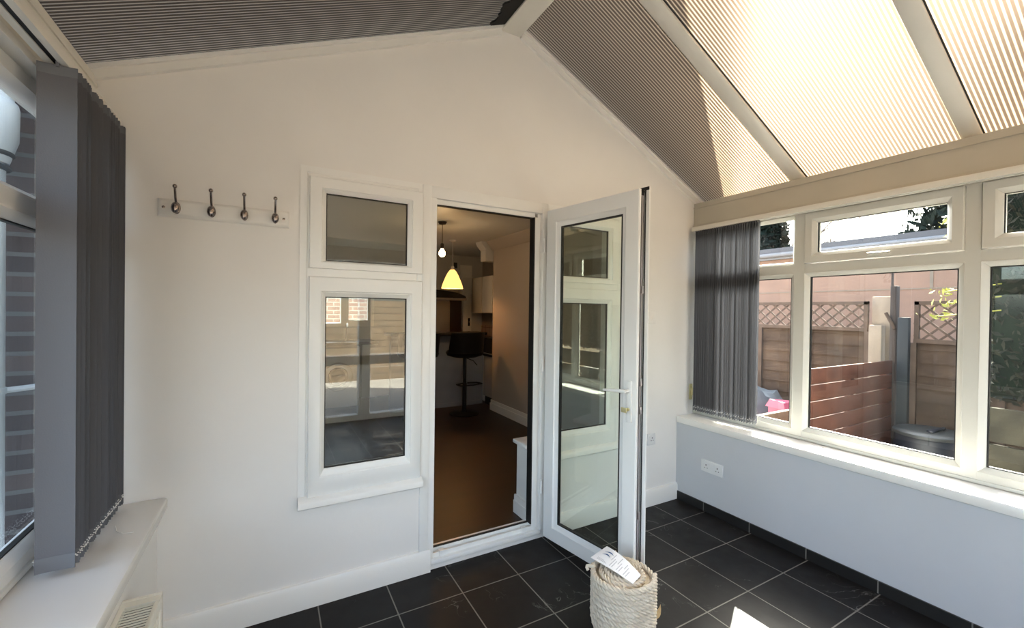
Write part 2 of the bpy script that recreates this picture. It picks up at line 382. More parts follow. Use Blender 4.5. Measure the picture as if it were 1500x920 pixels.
H0=Vector((1.551,2.312,0)); D=Vector((.175,-.9846,0)).normalized(); NN=Vector((-D.y,D.x,0))
def TL(p): return H0+D*p.x+NN*p.y+Vector((0,0,p.z))
lf=MB(); LW=.692; Z0,Z1=.036,2.150
lf.ring(0,LW,Z0,Z1,[(0,.004),(.004,0),(.082,0),(.088,.006),(.098,.010),(.120,.020),(.120,.034),(.100,.048),(.082,.066),(0,.066),(0,.058),(.012,.056),(.012,.020),(0,.018)],TL)
# outer flange that laps over the frame
lf.ring(-.016,LW+.022,Z0-.014,Z1+.018,[(0,.059),(.06,.059),(.06,.069),(0,.069)],TL)
leaf=lf.build('leaf',M['upvc'],door,label='open door leaf, white frame round one tall pane')
b=MB(); b.box(.120,LW-.120,.022,.030,Z0+.120,Z1-.12+.012,TL); b.build('pane',M['glassdoor'],leaf)
b=MB(); b.ring(.113,LW-.113,Z0+.113,Z1-.113,[(0,.0165),(.0085,.0165),(.0085,.035),(0,.035)],TL); b.build('gasket',M['rubber'],leaf)
b=MB(); b.box(LW-.0115,LW-.0075,.0205,.0555,Z0+.004,Z1-.004,TL); b.box(LW-.001,LW+.003,.0525,.0585,Z0,Z1,TL); b.box(0,LW+.006,.0185,.056,Z1-.0115,Z1-.008,TL); b.box(.0,LW+.0215,.056,.0588,Z1,Z1+.017,TL); b.build('edge_gasket',M['rubber'],leaf)
b=MB(); b.box(LW-.009,LW-.003,.030,.046,Z0+.03,Z1-.03,TL)
for z in (.42,.98,1.13,1.62): b.box(LW-.004,LW+.006,.031,.045,z-.02,z+.02,TL,.002)
b.build('lock_strip',M['steel'],leaf)
HU=.652
b=MB(); b.box(HU-.016,HU+.016,-.012,.001,.915,1.137,TL,.004)
b.tube([(HU,-.010,1.084),(HU,-.045,1.084)],.009,12,TL)
b.tube([(HU+.004,-.045,1.084),(HU-.03,-.050,1.083),(HU-.10,-.050,1.077),(HU-.138,-.048,1.073)],[.010,.010,.008,.006],12,TL)
b.build('handle',M['upvc'],leaf,label='white lever handle on a long plate')
b=MB(); b.tube([(HU,-.011,.985),(HU,-.022,.985)],.009,12,TL); b.box(HU-.002,HU+.002,-.045,-.02,.977,.993,TL); b.box(HU-.022,HU+.012,-.047,-.043,.972,.998,TL,.001); b.build('key',M['brass'],leaf)

# ------------------------------------------------------------------ side windows (left and right walls)
def side_window(nm, sgn, xface, label, panels):
    """frame plane x = xface; T maps (u=y, v=outward depth, z)"""
    T=lambda p: Vector((xface+sgn*p.y, p.x, p.z)); FR=M['upvc_shaded'] if sgn>0 else M['upvc']
    root=empty(nm,(0,0,0),kind='structure',label=label)
    f=MB(); y0=YEND; y1=W; d=.075
    f.box(y0,y1,0,d,.669,.730,T); f.box(y0,y1,-.008,d-.01,.669,.688,T,.003)
    f.box(y0,y1,0,d,2.165,2.22,T); f.box(y0,y1,0,d,1.775,1.835,T)
    muls=[(panels[i][1],panels[i+1][0]) for i in range(len(panels)-1)]
    for (a,c) in muls: f.box(min(a,c),max(a,c),-.0015,d-.002,.690,2.205,T)
    f.box(y1-.03,y1,-.0015,d-.002,.690,2.205,T)
    f.build('frame',FR,root)
    bd=MB(); 
    for (hi,lo,vent) in panels:
        # lower light: bead + glass
        bd.ring(lo-.004,hi+.004,.722,1.782,[(0,.0),(.006,-.003),(.028,.012),(.034,.026),(.034,.045),(0,.045)],T)
        if not vent: bd.ring(lo-.004,hi+.004,1.83,2.172,[(0,.0),(.006,-.003),(.022,.012),(.026,.026),(.026,.045),(0,.045)],T)
    bd.build('bead',FR,root)
    for (hi,lo,vent) in panels:
        b=MB(); b.box(lo+.028,hi-.028,.030,.036,.755,1.75,T); b.build('pane',M['glass'],root)
        g=MB(); g.ring(lo+.028,hi-.028,.754,1.750,[(0,.022),(.005,.022),(.005,.04),(0,.04)],T); g.build('gasket',M['rubber'],root)
        if vent:
            s=MB(); s.ring(lo+.004,hi-.004,1.838,2.168,[(0,-.012),(.004,-.016),(.044,-.016),(.050,-.010),(.066,.004),(.070,.014),(.070,.05),(0,.05)],T)
            sh=s.build('vent_sash',FR,root)
            b=MB(); b.box(lo+.070,hi-.070,.018,.024,1.904,2.102,T); b.build('pane',M['glass'],sh)
            g=MB(); g.ring(lo+.070,hi-.070,1.904,2.102,[(0,.011),(.004,.011),(.004,.03),(0,.03)],T); g.build('gasket',M['rubber'],sh)
            m=(lo+hi)/2; h=MB()
            h.box(m-.022,m+.03,-.030,-.015,1.853,1.871,T,.003); h.tube([(m+.02,-.034,1.862),(m-.03,-.040,1.862),(m-.085,-.038,1.864)],[.008,.007,.005],8,T)
            h.build('vent_handle',FR,sh)
        else:
            b=MB(); b.box(lo+.022,hi-.022,.030,.036,1.852,2.150,T); b.build('pane',M['glass'],root)
    return root
PAN=[(2.345,1.585,False),(1.525,.770,True),(.715,-.04,True),(-.095,-.85,True),(-.90,-1.28,False)]
side_window('window_3',1,3.078,'white casement window along the wall facing the fence and hedge',PAN)
side_window('window_4',-1,-.662,'white casement window behind the grey blind facing the brick wall and pipe',PAN)
# sills
def sill_board(nm,x0,x1,nose):
    b=MB(); b.box(x0,x1,YEND+.02,W-.001,.615,.668,bev=.012); return b.build(nm,M['sill'],kind='structure')
sill_board('trim_1',2.862,3.16,-1); sill_board('trim_2',-.74,-.388,1)
# rear end: glazed doors and side lights
root=empty('window_5',(0,0,0),kind='structure',label='white glazed doors and side lights at the garden end')
TR=lambda p: Vector((p.x, YEND-p.y, p.z))
f=MB(); 
for (x0,x1,z0) in ((-.70,.25,.6),(.25,1.10,0),(1.10,1.95,0),(1.95,3.15,.6)):
    f.ring(x0,x1,z0,2.22,[(0,-.03),(.07,-.03),(.085,0),(.085,.04),(0,.04)],TR)
    if z0==.6: f.box(x0,x1,-.03,.04,1.76,1.84,TR)
    else: f.box(x0,x1,-.03,.04,.75,.87,TR)
f.build('frame',M['upvc'],root)
for (x0,x1,z0) in ((-.70,.25,.6),(.25,1.10,0),(1.10,1.95,0),(1.95,3.15,.6)):
    b=MB(); b.box(x0+.08,x1-.08,.005,.012,z0+.08,2.14,TR); b.build('pane',M['glass'],root)

# ------------------------------------------------------------------ roof
roof=empty('ceiling',(0,0,0),kind='structure',label='pitched roof of bronze ribbed sheets on white bars')
XE_R,XE_L=3.28,-.76
YH=.30   # ridge ends here, hip beyond
def clip(poly, fn):
    out=[]
    for i in range(len(poly)):
        a=poly[i]; c=poly[(i+1)%len(poly)]; fa,fc=fn(a),fn(c)
        if fa>=0: out.append(a)
        if fa*fc<0:
            t=fa/(fa-fc); out.append(tuple(a[k]+(c[k]-a[k])*t for k in range(len(a))))
    return out
def roof_panel(side,y0,y1):
    xr=1.30; xe=XE_R if side>0 else XE_L
    poly=[(xr,y0),(xr,y1),(xe,y1),(xe,y0)]
    s=lambda p:(p[0]-xr)/(xe-xr)
    poly=clip(poly,lambda p: p[1]-(YH-(YH-YEND)*s(p)))
    if len(poly)<3: return
    fz=zr if side>0 else zl
    P=[Vector((x,y,fz(x))) for x,y in poly]
    me=bpy.data.meshes.new('roof_panel'); me.from_pydata([tuple(p) for p in P],[],[tuple(range(len(P)))])
    uv=me.uv_layers.new(name='UVMap')
    for l in me.loops: uv.data[l.index].uv=(P[l.vertex_index].y,P[l.vertex_index].x)
    me.materials.append(M['poly']); me.update()
    n=me.polygons[0].normal
    o=bpy.data.objects.new('roof_panel',me); C.objects.link(o); o.parent=roof
    if n.z<0: me.flip_normals()
    return o
RY=[2.36,1.635,1.545,.800,.725,-.02,-.10,-.85,-.93,-1.3]
for i in range(0,len(RY)-1,2):
    for sd in (1,-1): roof_panel(sd,RY[i+1]-.04,RY[i]+(.04 if i else 0))
# hip sheet
P=[Vector((XE_L,YEND,zl(XE_L))),Vector((XE_R,YEND,zr(XE_R))),Vector((1.30,YH,3.29))]
me=bpy.data.meshes.new('hip_panel'); me.from_pydata([tuple(p) for p in P],[],[(0,1,2)]); uv=me.uv_layers.new(name='UVMap')
for l in me.loops: uv.data[l.index].uv=(P[l.vertex_index].x,P[l.vertex_index].y)
me.materials.append(M['poly']); o=bpy.data.objects.new('hip_panel',me); C.objects.link(o); o.parent=roof
def bar(p,q,w,h,name='rafter',mt='upvc_roof'):
    """white glazing bar below the sheet, running from p to q"""
    p=Vector(p); q=Vector(q); t=(q-p).normalized(); side=t.cross(Vector((0,0,1))).normalized(); up=side.cross(t)
    b=MB(); pr=[(-w/2,.012),(w/2,.012),(w/2,-h*.7),(w/2-.012,-h),(-w/2+.012,-h),(-w/2,-h*.7)]
    vs=[p+side*a+up*c for a,c in pr]+[q+side*a+up*c for a,c in pr]; n=len(pr)
    b.add(vs,[tuple(range(n)),tuple(range(2*n-1,n-1,-1))]+[(i,i+n,(i+1)%n+n,(i+1)%n) for i in range(n)])
    return b.build(name,M[mt],roof)
for i in range(1,len(RY)-1,2):
    ym=(RY[i]+RY[i+1])/2; w=abs(RY[i]-RY[i+1])
    for sd in (1,-1):
        xe=3.20 if sd>0 else -.66; fz=zr if sd>0 else zl
        s0=max(0,(YH-ym)/(YH-YEND)); xs=1.30+(xe-1.30)*s0
        bar((xs,ym,fz(xs)),(xe,ym,fz(xe)),w,.028)
        b=MB(); o1=.5*w
        t=Vector((xe-xs,0,fz(xe)-fz(xs)))
        for yy in (ym-o1-.002,):
            b.tube([(xs,yy,fz(xs)-.004),(xe,yy,fz(xe)-.004)],.0042,6)
        b.build('rafter_gasket',M['rubber'],roof)
bar((1.30,YH,3.29),(XE_R-.05,YEND,zr(XE_R)),.09,.03,'hip_bar'); bar((1.30,YH,3.29),(XE_L+.05,YEND,zl(XE_L)),.09,.03,'hip_bar')
b=MB(); b.prism([(1.215,3.262),(1.225,3.232),(1.358,3.232),(1.370,3.258),(1.370,3.36),(1.215,3.36)],YH-.05,W-.002); b.build('ridge_beam',M['upvc_roof'],roof)
# ragged black sealing foam beside the ridge
b=MB(); pts=[]; y=W-.06
rag=[]
while y>YH:
    rag.append((1.21-.10*min(1,(W-.02-y)/.05+.35)*random.uniform(.75,1.12),y)); y-=random.uniform(.012,.03)
for i in range(len(rag)-1):
    (xa,ya),(xb,yb)=rag[i],rag[i+1]
    q=[Vector((xa,ya,zl(xa)-.004)),Vector((1.218,ya,zl(1.218)-.004)),Vector((1.218,yb,zl(1.218)-.004)),Vector((xb,yb,zl(xb)-.004))]
    b.slab(q,(0,0,-.012))
b.build('ridge_seal',M['seal'],roof)
# wall-plate trims along the gable
for nm,(xa,xb,fz,h) in dict(gable_trim=(-.66,1.22,zl,.056),gable_trim_lower=(1.36,3.20,zr,.060)).items():
    b=MB(); b.prism([(xa,fz(xa)+.01),(xb,fz(xb)+.01),(xb,fz(xb)-h),(xa,fz(xa)-h)],W-.022,W+.001)
    b.prism([(xa,fz(xa)+.01),(xb,fz(xb)+.01),(xb,fz(xb)-.02),(xa,fz(xa)-.02)],W-.034,W-.022)
    b.build('gable_trim',M['gloss'],roof)
# eaves beams
for sgn,x0,z0,z1 in ((1,3.045,2.20,2.372),(-1,-.63,2.215,2.40)):
    b=MB(); T=lambda p,s=sgn,xx=x0: Vector((xx+s*p.y,p.x,p.z))
    b.box(YEND,W-.002,0,.115,z0,z1+.03,T); b.box(YEND,W-.002,-.012,.05,z0-.003,z0+.022,T,.004); b.box(YEND,W-.002,-.006,.05,z1-.012,z1-.001,T)
    b.build('eaves_beam',M['beam_shaded'] if sgn>0 else M['upvc_roof'],roof)
b=MB(); b.box(-.7,3.2,YEND-.05,YEND+.05,2.20,2.44); b.build('eaves_beam',M['upvc_roof'],roof)

# ------------------------------------------------------------------ vertical blinds
def slat_mesh(z0,z1,wd=.089):
    b=MB(); n=6
    for (a,c,mi,th) in ((z0,z0+.045,1,.0016),(z0+.045,z1-.03,0,.0008),(z1-.03,z1,1,.0016)):
        b.mi=mi; vs=[];
        for i in range(n+1):
            u=-wd/2+wd*i/n; cv=.004*(1-(2*i/n-1)**2)
            vs+=[(u,cv-th,a),(u,cv+th,a),(u,cv-th,c),(u,cv+th,c)]
        fs=[]
        for i in range(n):
            k=4*i; fs+=[(k,k+4,k+6,k+2),(k+1,k+3,k+7,k+5),(k,k+1,k+5,k+4),(k+2,k+6,k+7,k+3)]
        fs+=[(0,2,3,1),(4*n,4*n+1,4*n+3,4*n+2)]
        b.add(vs,fs,None,False)
    b.mi=1; b.box(-.004,.004,-.002,.006,z1-.006,z1+.012)
    return b
def blind(nm,xc,ys,angs,z0,z1,label,xr0,xr1,sgn):
    root=empty(nm,(xc,(ys[0]+ys[-1])/2,z1),label=label,category='blind')
    base=(xc,(ys[0]+ys[-1])/2,z1)
    first=None
    for y,a in zip(ys,angs):
        if first is None:
            first=slat_mesh(z0,z1).build('slat',[M['slat'],M['hem']],root); o=first
        else:
            o=bpy.data.objects.new('slat',first.data); C.objects.link(o); o.parent=root
        o.location=(random.uniform(-.003,.003),y-base[1],-base[2]); o.rotation_euler=(0,0,a)
    # head rail with a dark slot underneath
    hr=MB(); w=xr1-xr0
    hr.box(xr0,xr1,YEND+.3,W-.025,z1+.016,z1+.040,bev=.003); hr.box(xr0,xr0+w*.36,YEND+.3,W-.025,z1+.006,z1+.018); hr.box(xr1-w*.36,xr1,YEND+.3,W-.025,z1+.006,z1+.018)
    off(hr.build('headrail',M['upvc_roof'],root),base)
    sl=MB(); sl.box(xr0+w*.36,xr1-w*.36,YEND+.3,W-.03,z1+.010,z1+.017); off(sl.build('rail_slot',M['black'],root),base)
    # linking bead chains at the hems
    for side in (-1,1):
        ch=MB()
        for i in range(len(ys)-1):
            ya,yb=ys[i],ys[i+1]
            pa=Vector((xc+side*.046*math.cos(angs[i]),ya+side*.046*math.sin(angs[i]),z0+.040)); pb=Vector((xc+side*.046*math.cos(angs[i+1]),yb+side*.046*math.sin(angs[i+1]),z0+.040))
            for k in range(4):
                t=k/4; p=pa.lerp(pb,t); p.z-=.012*4*t*(1-t)*(.6+.8*random.random()); ch.ball(p,.0022,.0022,.0022,4)
        off(ch.build('bead_chain',M['bead'],root),base)
    return root
ysL=[1.80+.0195*i+(.012 if i>12 else 0)+(random.uniform(-.005,.005) if i else 0) for i in range(26)]
angL=[0]+[random.uniform(-.22,.22) for _ in ysL[1:]]
blind('vertical_blind',-.567,ysL,angL,.692,2.222,'charcoal vertical blind stacked at the pipe-side window, its end slat facing out',-.60,-.545,1)
ysR=[1.79+.0186*i+random.uniform(-.003,.003) for i in range(28)]
angR=[.22+.05*math.exp(-((i-13)/4.0)**2)+random.uniform(-.03,.03) for i in range(28)]; angR[0]=.42; angR[1]=.36; angR[2]=.30
blind('vertical_blind',3.012,ysR,angR,.716,2.160,'charcoal vertical blind bunched at the window by the garden fence',2.985,3.04,-1)
# cord end lying on the pipe-side sill
b=MB(); pts=[(-.505,2.12,.672),(-.49,2.07,.671),(-.465,2.04,.671),(-.435,2.035,.671)]
b.tube(pts,.0016,6); o=b.build('blind_cord',M['bead'],None,label='loose end of thin cord curling on the sill below the blind',category='cord')

# ------------------------------------------------------------------ coat rack
cr=empty('coat_rack',(-.18,W,1.93),label='white wooden coat rack with four metal hooks on the gable wall',category='coat rack')
base=(-.18,W,1.93)
b=MB(); vs=[]; 
x0,x1,z0,z1=-.430,.072,1.888,1.966
st=[(0,W+.002),(0,W-.008),(.010,W-.018),(.016,W-.020)]
for i,y in st: vs+=[(x0+i,y,z0+i),(x1-i,y,z0+i),(x1-i,y,z1-i),(x0+i,y,z1-i)]
fs=[(0,1,2,3),(12,15,14,13)]
for k in range(3):
    for c in range(4): d=(c+1)%4; fs.append((4*k+c,4*k+4+c,4*k+4+d,4*k+d))
b.add(vs,fs); off(b.build('board',M['gloss'],cr),base)
hk=MB()
hk.ball((0,-.003,0),.014,.006,.026,10)
hk.tube([(0,-.004,.012),(0,-.022,.020),(0,-.036,.040),(0,-.046,.066),(0,-.050,.078)],[.0055,.0050,.0045,.0045,.0045],8)
hk.ball((0,-.051,.083),.0085,.0085,.0095,8)
hk.tube([(0,-.004,-.006),(0,-.022,-.020),(0,-.036,-.020),(0,-.042,-.008)],[.006,.0055,.005,.005],8)
hk.ball((0,-.040,-.006),.0155,.013,.024,10)
first=None
for x in (-.362,-.236,-.112,.012):
    if first is None: first=hk.build('hook',M['nickel'],cr); o=first
    else: o=bpy.data.objects.new('hook',first.data); C.objects.link(o); o.parent=cr
    o.location=(x-base[0],-.020,-.003)
first=None
for x in (-.408,.048):
    if first is None: q=MB(); q.lathe([(.006,0),(.006,.002),(.003,.003)],0,0,0,10,T=lambda p:Vector((p.x,-p.z,p.y))); first=q.build('screw',M['nickel'],cr); o=first
    else: o=bpy.data.objects.new('screw',first.data); C.objects.link(o); o.parent=cr
    o.location=(x-base[0],-.020,-.003)

# ------------------------------------------------------------------ sockets
def holes(b,T,u,z):
    b.box(u-.0035,u+.0035,-.0125,-.0115,z+.010,z+.020,T); b.box(u-.014,u-.007,-.0125,-.0115,z-.008,z-.003,T); b.box(u+.007,u+.014,-.0125,-.0115,z-.008,z-.003,T)
T1=lambda p: Vector((2.876+p.y,p.x,p.z))
so=empty('double_socket',(2.876,2.03,.348),label='white double wall socket on the low wall under the fence-side sill',category='socket'); base=(2.876,2.03,.348)
b=MB(); b.box(1.943,2.120,-.012,0,.304,.392,T1,.003); off(b.build('faceplate',M['socket'],so),base)
for u in (1.985,2.078):
    b=MB(); holes(b,T1,u,.342); off(b.build('pin_holes',M['hole'],so),base)
for u in (2.005,2.046):
    b=MB(); b.box(u,u+.012,-.0145,-.011,.362,.382,T1,.001); off(b.build('rocker_switch',M['socket'],so),base)
T2=lambda p: Vector((p.x,W+p.y,p.z))
so=empty('single_socket',(2.58,W,.52),label='small white single socket low on the gable wall behind the open door',category='socket'); base=(2.58,W,.52)
b=MB(); b.box(2.537,2.622,-.011,0,.472,.562,T2,.003); off(b.build('faceplate',M['socket'],so),base)
b=MB(); holes(b,T2,2.585,.512); off(b.build('pin_holes',M['hole'],so),base)
b=MB(); b.box(2.553,2.565,-.014,-.010,.530,.550,T2,.001); off(b.build('rocker_switch',M['socket'],so),base)
so=empty('light_switch',(2.57,W,1.46),label='white light switch high on the gable wall behind the open door',category='switch'); base=(2.57,W,1.46)
b=MB(); b.box(2.532,2.606,-.010,0,1.412,1.506,T2,.003); off(b.build('faceplate',M['plaster'],so),base)
b=MB(); b.box(2.562,2.576,-.0135,-.009,1.448,1.472,T2,.002); off(b.build('rocker',M['plaster'],so),base)
so=empty('chain_holder',(3.03,W,.85),label='small brass coloured catch in the corner beside the fence-side blind',category='catch'); base=(3.03,W,.85)
b=MB(); b.box(3.018,3.046,-.014,0,.785,.915,T2,.004); off(b.build('backplate',M['brass'],so),base)
b=MB(); b.tube([(3.032,-.013,.81),(3.032,-.024,.83),(3.032,-.024,.88),(3.032,-.013,.90)],.004,8,T2); off(b.build('loop',M['brass'],so),base)

# ------------------------------------------------------------------ radiator under the pipe-side sill
rd=empty('radiator',(-.36,.9,0),label='cream panel radiator with slotted top grille under the pipe-side sill',category='radiator'); base=(-.36,.9,0)
RX0,RX1,RY0,RY1,RZ0,RZ1=-.4245,-.318,.35,1.86,.10,.515
b=MB(); b.box(RX1-.016,RX1,RY0,RY1,RZ0,RZ1,bev=.005); b.box(RX0,RX0+.014,RY0,RY1,RZ0,RZ1-.002,bev=.004)
y=RY0+.04
while y<RY1-.04: b.box(RX1-.002,RX1+.004,y,y+.018,RZ0+.03,RZ1-.03,bev=.003); y+=.036
off(b.build('panel',M['rad'],rd),base)
for (ya,yb) in ((RY1-.012,RY1+.003),(RY0-.003,RY0+.012)):
    b=MB(); b.box(RX0,RX1,ya,yb,RZ0+.01,RZ1+.004,bev=.003); off(b.build('end_cap',M['rad'],rd),base)
b=MB(); b.box(RX0+.012,RX1-.012,RY0+.01,RY1-.01,RZ1-.10,RZ1-.022); off(b.build('convector',M['radgap'],rd),base)
b=MB(); y=RY0+.03
while y<RY1-.045: b.box(RX0+.012,RX1-.014,y,y+.0062,RZ1-.004,RZ1-.001); y+=.0145
b.box(RX0+.001,RX0+.016,RY0+.01,RY1-.0455,RZ1-.014,RZ1+.002); b.box(RX0+.001,RX1-.001,RY1-.045,RY1-.013,RZ1-.012,RZ1+.002)
off(b.build('grille',M['rad'],rd),base)
b=MB(); b.tube([(RX0+.02,RY1-.03,.2),(RX0+.04,RY1+.03,.2)],.01,8); b.tube([(RX1-.03,RY1+.0,.14),(RX1-.03,RY1+.05,.14),(RX1-.03,RY1+.05,-.0)],.009,8); off(b.build('valve',M['chrome'],rd),base)

# ------------------------------------------------------------------ rope basket with a leaflet
BX,BY=1.446,1.474
bk=empty('rope_basket',(BX,BY,0),label='cream rope basket standing on the slate tiles in front of the open door',category='basket'); base=(BX,BY,0)
def rope(b,path,R,strands=3,pitch=.066,n=6,ph0=0):
    # arc-length framed twisted strands
    L=[0]
    for i in range(1,len(path)): L.append(L[-1]+(path[i]-path[i-1]).length)
    for s in range(strands):
        pp=[]
        for i,p in enumerate(path):
            t=(path[min(i+1,len(path)-1)]-path[max(i-1,0)]).normalized()
            a=Vector((0,0,1))-t*t.z; a.normalize(); c=t.cross(a)
            q=ph0+2*PI*s/strands+2*PI*L[i]/pitch
            pp.append(p+(a*math.cos(q)+c*math.sin(q))*R*.57)
        b.tube(pp,R*.45,n)
def ropemat():
    m=mat('cotton_rope',(.74,.66,.54),.9,bump=.35,bscale=260,col2=(.62,.53,.41),vscale=14); return m
M['rope']=ropemat()
def rad_at(z):
    return .139 if z>.09 else .139-.030*((.09-z)/.09)**2
b=MB(); path=[]; R=.0145; N=64; turns=10.8; zt=.287
for i in range(int(turns*N)+1):
    a=2*PI*i/N; z=.0145+(zt-.0145)*i/(turns*N); r=rad_at(z)
    path.append(Vector((r*math.cos(a+.6),r*math.sin(a+.6),z)))
rope(b,path,R)
bw=b.build('basket_wall',M['rope'],bk)
b=MB(); path=[]; turns=3.9
for i in range(int(turns*56)+1):
    a=2*PI*i/56; r=.110-.025*i/56; path.append(Vector((r*math.cos(a),r*math.sin(a),.279-.003*math.sin(a*.5))))
rope(b,path,.0140); b.build('coiled_rope_top',M['rope'],bk)
b=MB(); b.lathe([(.005,.004),(.105,.004),(.126,.06),(.126,.258),(.005,.262)],0,0,0,32); b.build('lining',M['rope'],bk)
b=MB()
b.tube([Vector((.02*math.cos(a)-.13,.075+.012*math.sin(3*a),.297+.018*math.sin(a))) for a in [PI*k/10 for k in range(11)]],.008,8)
b.build('handle_loop',M['rope'],bk)
for dx,dy in ((-.078,-.082),(.055,.100)):
    b=MB(); b.tube([(dx,dy,.291),(dx*1.12,dy*1.12,.301),(dx*1.28,dy*1.28,.301),(dx*1.40,dy*1.40,.27)],.0022,6); b.build('tie',M['rope'],bk)
# leaflet: folded sheet lying across the coil
U=Vector((.885,-.465,0)).normalized()
def leaflet_pt(u,v,h=0):
    # u along 0..1, v across 0..1
    Pa=Vector((1.357,1.604,.0)); Pb=Vector((1.501,1.649,0)); Pc=Vector((1.410,1.378,0)); Pd=Vector((1.482,1.399,0))
    p=(Pa*(1-v)+Pb*v)*(1-u)+(Pc*(1-v)+Pd*v)*u
    p.z=.2925+.014*math.sin(PI*u)*(.6+.4*v)+.016*(1-u)**2*(1-v)+.012*v*(1-u)+.006*u*v+h
    return p
def sheet(nu,nv,u0,u1,v0,v1,h0,h1):
    b=MB(); vs=[];fs=[]
    for k in (h0,h1):
        for i in range(nu+1):
            for j in range(nv+1): vs.append(leaflet_pt(u0+(u1-u0)*i/nu,v0+(v1-v0)*j/nv,k))
    S=(nu+1)*(nv+1)
    for i in range(nu):
        for j in range(nv):
            a=i*(nv+1)+j; fs.append((a,a+nv+1,a+nv+2,a+1)); fs.append((S+a,S+a+1,S+a+nv+2,S+a+nv+1))
    for i in range(nu):
        a=i*(nv+1); fs.append((a,S+a,S+a+nv+1,a+nv+1)); a+=nv; fs.append((a,a+nv+1,S+a+nv+1,S+a))
    for j in range(nv):
        a=j; fs.append((a,a+1,S+a+1,S+a)); a=nu*(nv+1)+j; fs.append((a,S+a,S+a+1,a+1))
    return b.add(vs,fs,None,True)
lf_=sheet(14,6,0,1,0,1,0,.0012); lo=lf_.build('leaflet',M['paper'],None,label='white printed leaflet lying across the top of the rope basket',category='leaflet')
b=MB(); r=random.Random(3)
for k in range(9):
    u=.36+.055*k; w=r.uniform(.35,.62); v0=.12 if k%3 else .45
    q=sheet(1,4,u,u+.012,v0,min(.9,v0+w),.0012,.0017); b.add(q.v,q.f)
for k in range(3):
    q=sheet(6,1,.10,.34-.04*k,.12+.05*k,.135+.05*k,.0012,.0017); b.add(q.v,q.f)
b.build('printed_lines',M['ink'],lo)
b=MB()
for c,ln in ((.50,.20),(.68,.24)):
    vs=[];n=8
    for i in range(n+1):
        t=i/n; u=.10+ln*t; v=c+.10*math.sin(PI*t*.9)-.02; th=.030*math.sin(PI*t)+.003
        vs+=[leaflet_pt(u,v-th,.002),leaflet_pt(u,v+th,.002)]
    b.add(vs,[(2*i,2*i+2,2*i+3,2*i+1) for i in range(n)])
b.build('printed_swoosh',M['inkblue'],lo,label='two dark blue swooshes')
# scrap of tan card curled on the floor
b=MB(); vs=[];n=8
for i in range(n+1):
    t=i/n; x=1.640+.075*t; y=1.478+.015*t-.012*math.sin(PI*t)
    z=.002+.012*t*t
    for k in (0,.0015): vs+=[(x,y-.022*(1-.6*t),z+k),(x+.02*t,y+.024*(1-.5*t),z+k+.004*t)]
fs=[]
for i in range(n):
    a=4*i; fs+=[(a,a+1,a+5,a+4),(a+2,a+6,a+7,a+3),(a,a+4,a+6,a+2),(a+1,a+3,a+7,a+5)]
fs+=[(0,2,3,1),(4*n,4*n+1,4*n+3,4*n+2)]
b.add(vs,fs,None,True); b.build('card_scrap',M['card'],None,label='curled scrap of tan card on the tiles beside the rope basket',category='scrap')

# ------------------------------------------------------------------ kitchen beyond the doorway
KZ=2.47; KY=7.1
MB().box(-1.6,3.5,IN-.145,KY+.1,-.06,KF).build('floor_kitchen',M['woodfloor'],kind='structure')
MB().box(-1.6,3.5,IN,KY+.1,KZ,KZ+.1).build('ceiling_kitchen',M['kit_white'],kind='structure')
b=MB(); b.box(2.741,2.90,IN,5.43,KF-.1,KZ); b.build('wall_kitchen_side',M['kit_wall'],kind='structure')
b=MB(); b.box(3.36,3.5,5.43,KY+.1,-.06,KZ); b.box(2.9,3.5,5.35,5.43,-.06,KZ); b.build('wall_kitchen_recess',M['kit_wall'],kind='structure')
b=MB(); b.box(-1.7,-1.6,IN,KY+.1,-.06,KZ); b.build('wall_kitchen_left',M['kit_wall'],kind='structure')
b=MB(); WX0,WX1,WZ0,WZ1=.50,1.44,1.22,2.05
b.box(-1.6,WX0,KY,KY+.1,-.06,KZ); b.box(WX1,3.5,KY,KY+.1,-.06,KZ); b.box(WX0,WX1,KY,KY+.1,-.06,WZ0); b.box(WX0,WX1,KY,KY+.1,WZ1,KZ)
b.build('wall_kitchen_far',M['kit_white'],kind='structure')
b=MB(); b.box(2.722,2.741,IN+.02,5.45,KF,KF+.10); b.box(2.730,2.741,IN+.02,5.44,KF+.10,KF+.145); b.build('baseboard_kitchen',M['gloss'],kind='structure')
b=MB(); pr=[(2.741,2.345),(2.741,KZ),(2.63,KZ),(2.645,2.44),(2.69,2.40),(2.715,2.36)]
b.prism(pr,IN,5.46); b.build('trim_cornice',M['kit_wall'],kind='structure')
b=MB(); b.box(2.62,2.80,5.435,5.60,2.20,2.36); b.prism([(2.62,2.36),(2.80,2.36),(2.80,KZ),(2.55,KZ),(2.57,2.42)],5.435,5.62); b.build('trim_beam_end',M['kit_white'],kind='structure')
# kitchen window on the far wall
kw=empty('window_6',(0,0,0),kind='structure',label='small white kitchen window above the sink')
TK=lambda p: Vector((p.x,KY+p.y,p.z))
f=MB(); f.ring(WX0,WX1,WZ0,WZ1,[(0,-.01),(.05,-.01),(.06,.01),(.06,.06),(0,.06)],TK); f.box(.94,1.01,-.01,.06,WZ0,WZ1,TK); f.ring(1.0,WX1-.05,WZ0+.05,WZ1-.05,[(0,-.02),(.05,-.02),(.05,.04),(0,.04)],TK); f.build('frame',M['upvc'],kw)
b=MB(); b.box(WX0+.05,WX1-.05,.02,.026,WZ0+.05,WZ1-.05,TK); b.build('pane',M['glass'],kw)
b=MB(); b.box(-3,5,8.6,8.8,-.1,2.0); b.build('wall_yard',M['brickY'],kind='structure')
